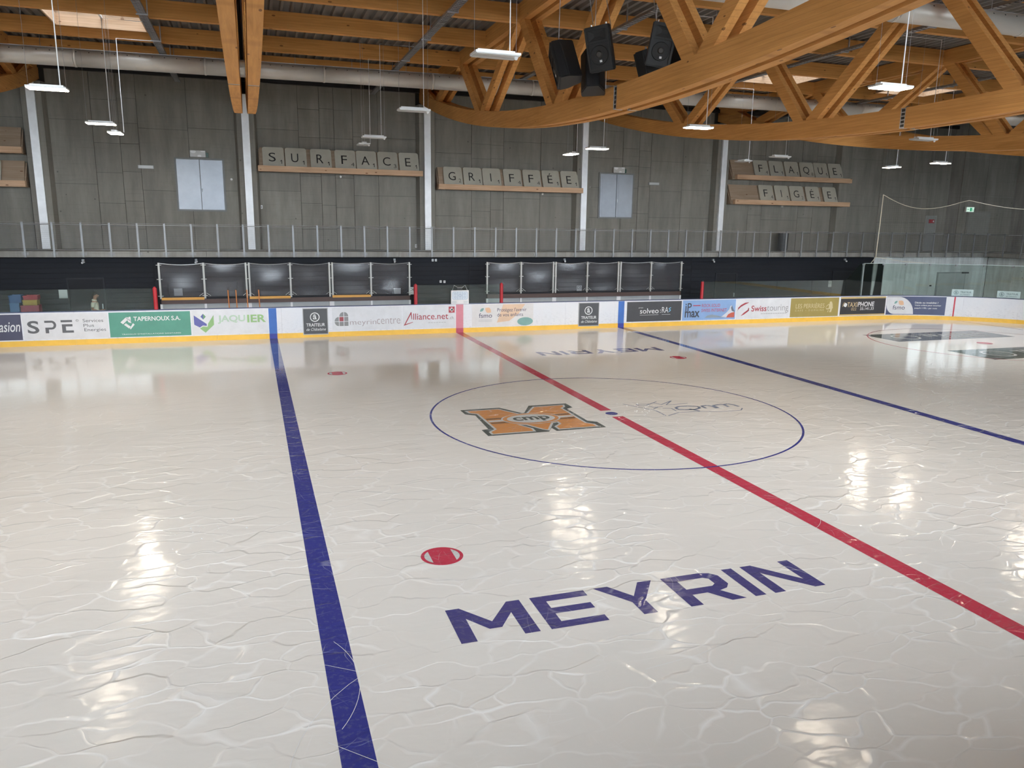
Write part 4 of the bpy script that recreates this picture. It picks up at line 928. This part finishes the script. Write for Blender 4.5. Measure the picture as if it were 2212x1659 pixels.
# ------------------------------------------------------------------ players' benches with plexiglass
def bench(xs, doubles, orange, label):
    t = thing('players_bench', label, 'players bench', ((xs[0]+xs[-1])/2, 16.6, 0)); y = 16.6; rb = random.Random(int(xs[0]*10))
    mp = flat((.44,.44,.42), .4, .2)
    for i, x in enumerate(xs):
        for dx in ((-.06, .06) if i in doubles else (0,)):
            MB().box(x+dx-.035, x+dx+.035, y-.05, y+.03, 1.5, 2.93).build('post', mp, t)
        wd = .10 if i in doubles else .045
        MB().box(x-wd, x+wd, y-.06, y, 0, 1.29).build('base_post', M_WHITE, t)
        for z in (1.62, 2.28, 2.84): MB().box(x-.10, x+.10, y-.07, y-.05, z-.014, z+.014).build('bracket', mp, t)
        if 0 < i < len(xs)-1:
            for q in (-1, 1): MB().tube([(x+q*.06, y-.05, 1.72), (x+q*.22, y-.05, 1.6)], .011, 6).build('brace', mp, t)
    for i, (a, b) in enumerate(zip(xs, xs[1:])):
        nx, nz = 18, 14; vs = []; fs = []
        ph = [rb.uniform(0, 6.28) for _ in range(4)]; sag = rb.uniform(.03, .075)
        for k in range(nz+1):
            for j in range(nx+1):
                u, v = j/nx, k/nz; env = math.sin(PI*u)
                dy = .022*env*math.sin(1.3*v*PI+ph[0]) + .004*math.sin(2*PI*u+ph[1])*math.sin(2.5*v+ph[2])
                vs.append((a+.05+(b-a-.1)*u, y+dy, 1.5+(1.40-sag*env)*v))
        for k in range(nz):
            for j in range(nx): q = k*(nx+1)+j; fs.append((q, q+1, q+nx+2, q+nx+1))
        MB().add(vs, fs).build('plexiglass', M_PLEX, t, smooth=True)
        top = [(a+.03+(b-a-.06)*j/12, y, 2.905-sag*math.sin(PI*j/12)) for j in range(13)]
        MB().tube(top, .013, 6).build('top_edge', flat((.50,.50,.50), .3, .3), t)
        MB().box(a+.05, b-.05, y-.02, y+.02, 0, 1.29).build('base_panel', M_GREYP, t)
        MB().box(a+.002, b-.002, y-.10, y+.03, 1.30, 1.48).build('ledge_board', M_BROWN, t)
        MB().box(a+.002, b-.002, y-.03, y+.03, 1.48, 1.56).build('sill', M_NAVY2, t)
        if i in orange: MB().box(a+.03, b-.03, y-.14, y-.09, 1.46, 1.56).build('orange_board', M_ORANGE, t, label='orange board')
    return t
bench([-11.84,-10.2,-8.53,-6.85,-5.2,-3.52,-1.85], (2, 4), (0, 2, 4), "left-hand players' bench screen of wavy plexiglass with orange boards")
bench([1.69,3.31,4.95,6.61,8.28,9.97,11.63], (2, 4), (), "right-hand players' bench screen of wavy plexiglass with brown ledge")
def seat_bench(x0, x1, label):
    t = thing('bench_seat', label, 'bench', ((x0+x1)/2, 15.9, 0)); MB().box(x0, x1, 15.75, 16.1, .42, .47).build('seat', M_BROWN, t)
    for x in lin(x0+.2, x1-.2, 5): MB().box(x-.03, x+.03, 15.8, 16.05, -.02, .42).build('leg', M_GALV, t)
seat_bench(-11.6, -2.1, "low seat hidden behind the boards at the left-hand bench"); seat_bench(1.9, 11.4, "low seat hidden behind the boards at the right-hand bench")
for i, (x, lb) in enumerate(((-9.3, 'orange stick, leftmost of four before the left bench'), (-9.0, 'orange stick, second from left before the left bench'), (-8.58, 'orange stick, third, right before the double post'), (-8.12, 'orange stick, rightmost, crossing an orange board'))):
    t = thing('orange_stick', lb, 'stick', (x, 16.3, -.02), 'orange sticks leaning by the bench'); MB().tube([(x+.02, 16.32, -.02), (x-.02, 16.36, 1.80)], .022, 8).build('shaft', flat((.70,.26,.08), .4), t); MB().tube([(x-.02, 16.36, 1.80), (x-.0205, 16.36, 1.84)], .026, 8).build('knob', flat((.62,.22,.07), .4), t)
for i, (x, x2, lb) in enumerate(((-11.5, -11.62, 'black stick behind the first pane of the left bench'), (-9.12, -8.95, 'black stick behind the second pane, left one'), (-8.72, -8.74, 'black stick behind the second pane, right one'), (-8.28, -8.24, 'black stick behind the third pane of the left bench'), (-2.3, -2.5, 'black stick behind the last pane of the left bench'))):
    t = thing('hockey_stick', lb, 'stick', (x, 17.1, -.02)); MB().tube([(x, 17.1, -.02), (x2, 17.25, 2.1)], .02, 6).build('shaft', M_BLACK, t); MB().obox((x2+.07, 17.25, 2.13), (.11, 0, .06), (0, .012, 0), (-.02, 0, .04)).build('blade', M_BLACK, t)

# ------------------------------------------------------------------ items on the dark wall
def ddoor(name, x0, x1, z1):
    f = MB().box(x0-.06, x0, 18.16, 18.22, 0, z1+.06).box(x1, x1+.06, 18.16, 18.22, 0, z1+.06).box(x0, x1, 18.16, 18.22, z1, z1+.06)
    o = struct(name, f, flat((.008,.011,.018), .6)); MB().box(x0+.005, x1-.005, 18.175, 18.2, 0, z1-.005).build('leaf', M_NAVY2, o); MB().box(x1-.09, x1-.06, 18.12, 18.175, 1.0, 1.2).build('handle', M_GALV, o)
ddoor('door_4', -15.38, -14.13, 2.2); ddoor('door_5', 14.7, 15.9, 2.2); ddoor('door_6', 22.2, 23.5, 2.25)
for x, z, w, h, lb in ((-15.58, 1.62, .35, .34, 'blank white square panel left of the dark door behind the man'), (-11.33, 1.63, .33, .30, 'blank white panel seen through the first bench pane'), (-2.13, 1.55, .36, .26, 'blank white panel seen through the last pane of the left bench')):
    t = plate_('wall_panel', x, 18.19, z, w, h, flat((.60,.63,.63), .4), lb, 'sign', .012); MB().box(x-w*.4, x+w*.4, 18.168, 18.178, z-h*.42, z-h*.36).build('edge_strip', M_GREYP, t)
for x, z, tx, lb in ((-1.42, 1.55, 'D6', 'white D6 sign right of the left bench'), (6.92, 1.53, 'D5', 'white D5 sign seen through the right bench pane'), (15.22, 1.60, 'D4', 'white D4 sign right of the rightmost red post'), (22.05, 1.6, 'D3', 'white D3 sign by the far right dark door')):
    t = plate_('bay_sign', x, 18.198, z, .27, .33, flat((.66,.69,.68), .4), lb, 'sign', .02); put_text('lettering', tx, lambda a, b: (a, 18.174, b), x-.11, x+.11, z+.0, z+.13, M_INK, t)
for x, z, lb in ((-14.76, 2.91, 'small white camera under the gallery above the man'), (-10.55, 2.92, 'small white camera above the left bench'), (-2.22, 2.92, 'small white camera above the right end of the left bench'), (6.07, 2.92, 'small white camera above the right bench'), (14.41, 2.89, 'small white camera left of the D4 door'), (22.85, 2.9, 'small white camera above the D3 door')):
    t = thing('wall_camera', lb, 'camera', (x, 18.1, z)); MB().box(x-.045, x+.045, 18.1, 18.2, z+.0, z+.09).build('mount', M_GREYP, t); MB().tube([(x+.03, 18.12, z-.02), (x-.02, 17.98, z-.05)], .04, 10).build('body', M_WHITE, t)
for x, z, lb in ((-.45, 2.94, 'small white sensor box, left of a pair under the gallery'), (-.30, 2.94, 'small white sensor box, right of a pair under the gallery'), (-.08, 1.96, 'white wall socket above the rink-diagram board, left one'), (.10, 1.95, 'white wall socket above the rink-diagram board, right one')):
    t = plate_('wall_box', x, 18.19, z, .09, .11, M_WHITE, lb, 'socket', .04); MB().box(x-.02, x+.02, 18.14, 18.15, z-.02, z+.02).build('slot', M_GREYP, t)
ld = struct('door_7', MB().box(29.6, 31.75, 18.14, 18.2, 0, 2.2), M_GREYP); MB().box(29.68, 31.67, 18.11, 18.145, 0, 2.13).build('leaf', flat((.60,.63,.63), .5), ld); MB().box(31.4, 31.9, 18.06, 18.11, 2.12, 2.2).build('closer', M_CHAR, ld)
hd = struct('door_8', MB().box(33.34, 33.4, 13.6, 14.6, 0, 2.1), flat((.25,.26,.26), .5)); MB().box(33.31, 33.345, 13.66, 14.54, 0, 2.05).build('leaf', flat((.20,.21,.21), .5), hd)
t = plate_('notice', 29.2, 18.19, 1.35, .22, .26, M_WHITE, 'small white notice left of the corridor door', 'sign', .01); put_polys('symbol', [rect(29.12, 29.28, 1.38, 1.46)], lambda a, b: (a, 18.175, b), M_INK, t)
# rink-diagram board hooked on the glass
t = thing('tactic_board', 'white board with a rink diagram standing above the red line', 'tactic board', (0, 15.0, 1.25)); rf = flat((.80,.80,.82), .35); bs = flat((.50,.60,.70), .35); y = 14.94
MB().box(-.39, .39, y, y+.04, 1.24, 1.82).build('board', rf, t); q = lambda d: (lambda a, b: (a, y-d, b))
o_ = rrect(.70, .36, .1); put_polys('rink_diagram', [[(a, b+1.60) for a, b in o_]], q(.003), bs, t); o2 = rrect(.66, .32, .09); put_polys('rink_diagram', [[(a, b+1.60) for a, b in o2]], q(.005), flat((.64,.72,.80), .35), t)
put_polys('rink_lines', [rect(-.105,-.09,1.44,1.76), rect(.09,.105,1.44,1.76), rect(-.006,.006,1.44,1.76)] + ring2(0,1.6,.06,.06,.012,.012,20) + [s for cx in (-.2,.2) for cz in (1.53,1.67) for s in ring2(cx,cz,.045,.045,.01,.01,16)], q(.007), flat((.25,.35,.50), .4), t)
put_polys('note_field', [[(a-.25, b+1.32) for a, b in rrect(.2, .1, .03)], [(a+.25, b+1.32) for a, b in rrect(.2, .1, .03)]], q(.003), flat((.66,.70,.73), .4), t)
MB().tube([(-.33, y+.02, 1.82), (-.24, y+.06, 2.03), (-.08, y+.07, 1.94), (.12, y+.07, 1.94), (.24, y+.06, 2.03), (.33, y+.02, 1.82)], .012, 6).build('hook_wire', M_GALV, t); MB().box(-.1, .12, y+.06, y+.1, 1.86, 1.94).build('clip', M_CHAR, t)
# coloured foam blocks on a table
t = thing('side_table', 'plain table under the coloured blocks behind the boards', 'table', (-16.7, 17.2, 0)); MB().box(-17.6, -15.9, 16.9, 17.5, .80, .85).build('top', M_GREYP, t)
for x in (-17.5, -16.0):
    for y in (16.97, 17.43): MB().box(x-.03, x+.03, y-.03, y+.03, -.02, .8).build('leg', M_GALV, t)
def crate(x0, x1, z0, z1, col, lb):
    t = thing('plastic_crate', lb, 'crate', ((x0+x1)/2, 17.2, z0), 'coloured crates behind the left boards'); m = flat(col, .4); w = .02
    MB().box(x0, x1, 16.98, 17.42, z0, z0+.02).box(x0, x1, 16.98, 17.0, z0, z1).box(x0, x1, 17.40, 17.42, z0, z1).box(x0, x0+w, 17.0, 17.4, z0, z1).box(x1-w, x1, 17.0, 17.4, z0, z1).build('shell', m, t)
    MB().box(x0-.012, x1+.012, 16.965, 16.98, z1-.05, z1-.005).build('rim', m, t)
crate(-17.2, -16.88, .85, 1.40, (.05,.15,.36), 'lower blue crate at the left edge'); crate(-17.2, -16.80, 1.40, 1.69, (.04,.11,.30), 'upper blue crate at the left edge')
crate(-16.84, -16.22, .85, 1.30, (.36,.04,.07), 'lower red crate under the yellow one'); crate(-16.75, -16.27, 1.30, 1.51, (.52,.33,.05), 'yellow crate between two red ones'); crate(-16.72, -16.24, 1.51, 1.67, (.42,.035,.05), 'top red crate on the yellow one')

# ------------------------------------------------------------------ safety net above the corner glass
M_NET = flat((.42,.41,.36), .7)
nt = thing('safety_net', 'thin protective net with sagging top rope at the right corner', 'net', bp(22.3, 2.9, -.3))
def net_top(s):
    pk = [(22.3, 6.33), (26.6, 6.12), (31.2, 5.75), (36, 6.0), (44, 6.1)]
    for (a, za), (b, zb_) in zip(pk, pk[1:]):
        if a <= s <= b:
            u = (s-a)/(b-a); return za+(zb_-za)*u - (.55 if a < 23 else .25)*math.sin(PI*u)
    return 6.0
rp = flat((.62,.58,.46), .6)
sl = lin(22.3, 44, 70)
MB().tube([bp(s, net_top(s), -.3) for s in sl], .016, 6).build('top_rope', rp, nt)
MB().tube([bp(22.3, 6.33, -.3), bp(22.28, 4.8, -.3), bp(22.2, 3.2, -.25)], .022, 6).build('side_rope', rp, nt)
MB().tube([bp(22.2, 3.2, -.25), bp(23.6, 3.0, -.1), bp(25, 2.9, -.06)], .012, 6).build('bottom_rope', rp, nt)
MB().tube([bp(22.2, 3.2, -.25), bp(21.9, 2.9, -.2), bp(21.2, 1.25, -.12)], .014, 6).build('guy_rope', rp, nt)
ms = MB()
for s in lin(22.4, 44, 190): ms.tube([bp(s, 2.9, -.3), bp(s, net_top(s), -.3)], .0016, 3, False)
for z in lin(2.95, 6.2, 34):
    pts = [bp(s, min(z, net_top(s)), -.3) for s in lin(22.3, 44, 44)]; ms.tube(pts, .0016, 3, False)
ms.build('mesh', M_NET, nt, kind='stuff')

# ------------------------------------------------------------------ the man behind the glass
def skin(name, verts, edges, rad, mat, parent, sub=2):
    me = bpy.data.meshes.new(name); me.from_pydata(verts, edges, []); o = bpy.data.objects.new(name, me); C.objects.link(o)
    m = o.modifiers.new('s', 'SKIN'); m.use_smooth_shade = True
    sv = me.skin_vertices[0].data
    for i, r in enumerate(rad): sv[i].radius = (r, r) if not isinstance(r, tuple) else r
    sv[0].use_root = True
    s2 = o.modifiers.new('d', 'SUBSURF'); s2.levels = sub; s2.render_levels = sub
    bpy.context.view_layer.update()
    em = bpy.data.meshes.new_from_object(o.evaluated_get(bpy.context.evaluated_depsgraph_get()))
    bpy.data.objects.remove(o); em.materials.clear(); em.materials.append(mat)
    em.polygons.foreach_set('use_smooth', [True]*len(em.polygons))
    return link(name, em, parent)
M_SKIN = flat((.42,.22,.15), .5); M_HAIR = flat((.018,.013,.010), .6); M_SHIRT = flat((.72,.70,.58), .7); M_TROU = flat((.03,.035,.05), .8)
man = thing('person', 'man with dark short hair and pale polo shirt walking right behind the glass', 'person', (-14.22, 16.55, -.02))
V = [(0,0,.97),(0,0,1.12),(.01,0,1.32),(0,0,1.47),(.02,0,1.55),(.045,0,1.64),(.06,0,1.72),(.05,0,1.79)]
E_ = [(i, i+1) for i in range(7)]; RD = [.125,.12,.135,.085,.058,.075,.092,.075]
for sg in (-1, 1):
    k = len(V)
    V += [(-.01, sg*.17, 1.44), (-.05, sg*.21, 1.18), (.17, sg*.15, 1.10), (.25, sg*.12, 1.12)]; E_ += [(3, k), (k, k+1), (k+1, k+2), (k+2, k+3)]; RD += [.062,.046,.032,.034]
    for j in range(4):
        fy = sg*(.12 - .022*(j-1.5)); q = len(V); ln = (.9, 1.05, 1, .8)[j]
        V += [(.285, fy, 1.135-.004*j), (.285+.035*ln, fy-sg*.01, 1.14), (.285+.055*ln, fy-sg*.012, 1.118)]; E_ += [(k+3, q), (q, q+1), (q+1, q+2)]; RD += [.010,.009,.008]
    q = len(V); V += [(.235, sg*.085, 1.145), (.265, sg*.07, 1.165)]; E_ += [(k+3, q), (q, q+1)]; RD += [.011,.009]
    k = len(V); dx = .16*sg
    V += [(0, sg*.09, .90), (.06+dx*.8, sg*.09, .50), (dx*1.2-.03, sg*.09, .09), (dx*1.2+.15, sg*.09, .045)]; E_ += [(0, k), (k, k+1), (k+1, k+2), (k+2, k+3)]; RD += [.09,.062,.042,.04]
skin('body', V, E_, RD, M_SKIN, man)
SV = [(0,0,.94),(0,0,1.12),(.01,0,1.32),(0,0,1.46)]; SE = [(0,1),(1,2),(2,3)]; SR = [.150,.150,.165,.11]
for sg in (-1, 1): k = len(SV); SV += [(-.01, sg*.175, 1.44), (-.04, sg*.205, 1.24)]; SE += [(3, k), (k, k+1)]; SR += [.085,.075]
sh = skin('shirt', SV, SE, SR, M_SHIRT, man)
MB().tube([(0,0,1.50),(.012,0,1.555)], [.098,.078], 18, False).build('collar', M_SHIRT, man, local=True, smooth=True)
TV = [(0,0,.99),(0,0,.93)]; TE = [(0,1)]; TR = [.145,.14]
for sg in (-1, 1): k = len(TV); dx = .16*sg; TV += [(0, sg*.09, .88), (.06+dx*.8, sg*.09, .50), (dx*1.2-.03, sg*.09, .12)]; TE += [(1, k), (k, k+1), (k+1, k+2)]; TR += [.105,.078,.062]
skin('trousers', TV, TE, TR, M_TROU, man)
def blob(name, c, r, mat, a0=0, a1=PI, n=12, rot=None):
    mb = MB(); vs = []; fs = []
    for i in range(n+1):
        t_ = a0+(a1-a0)*i/n
        for j in range(n*2):
            p_ = PI*j/n; v = Vector((r[0]*math.sin(t_)*math.cos(p_), r[1]*math.sin(t_)*math.sin(p_), r[2]*math.cos(t_)))
            if rot: v.rotate(rot)
            vs.append(Vector(c)+v)
    m = n*2
    for i in range(n):
        for j in range(m): fs.append((i*m+j, i*m+(j+1) % m, (i+1)*m+(j+1) % m, (i+1)*m+j))
    return MB().add(vs, fs).build(name, mat, man, local=True, smooth=True)
from mathutils import Euler
blob('hair', (.03, 0, 1.735), (.115, .098, .105), M_HAIR, 0, 1.75, rot=Euler((0, -.42, 0)))
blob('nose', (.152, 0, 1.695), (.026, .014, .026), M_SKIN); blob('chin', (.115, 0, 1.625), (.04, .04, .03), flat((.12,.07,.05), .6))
for sg in (-1, 1):
    blob('ear', (.045, sg*.092, 1.69), (.022, .012, .034), M_SKIN); blob('eye', (.137, sg*.034, 1.725), (.012, .012, .009), M_INK, n=8); blob('eyebrow', (.142, sg*.036, 1.745), (.010, .022, .005), M_HAIR, n=8)
blob('mouth', (.143, 0, 1.652), (.010, .022, .006), flat((.25,.08,.07), .5), n=8)
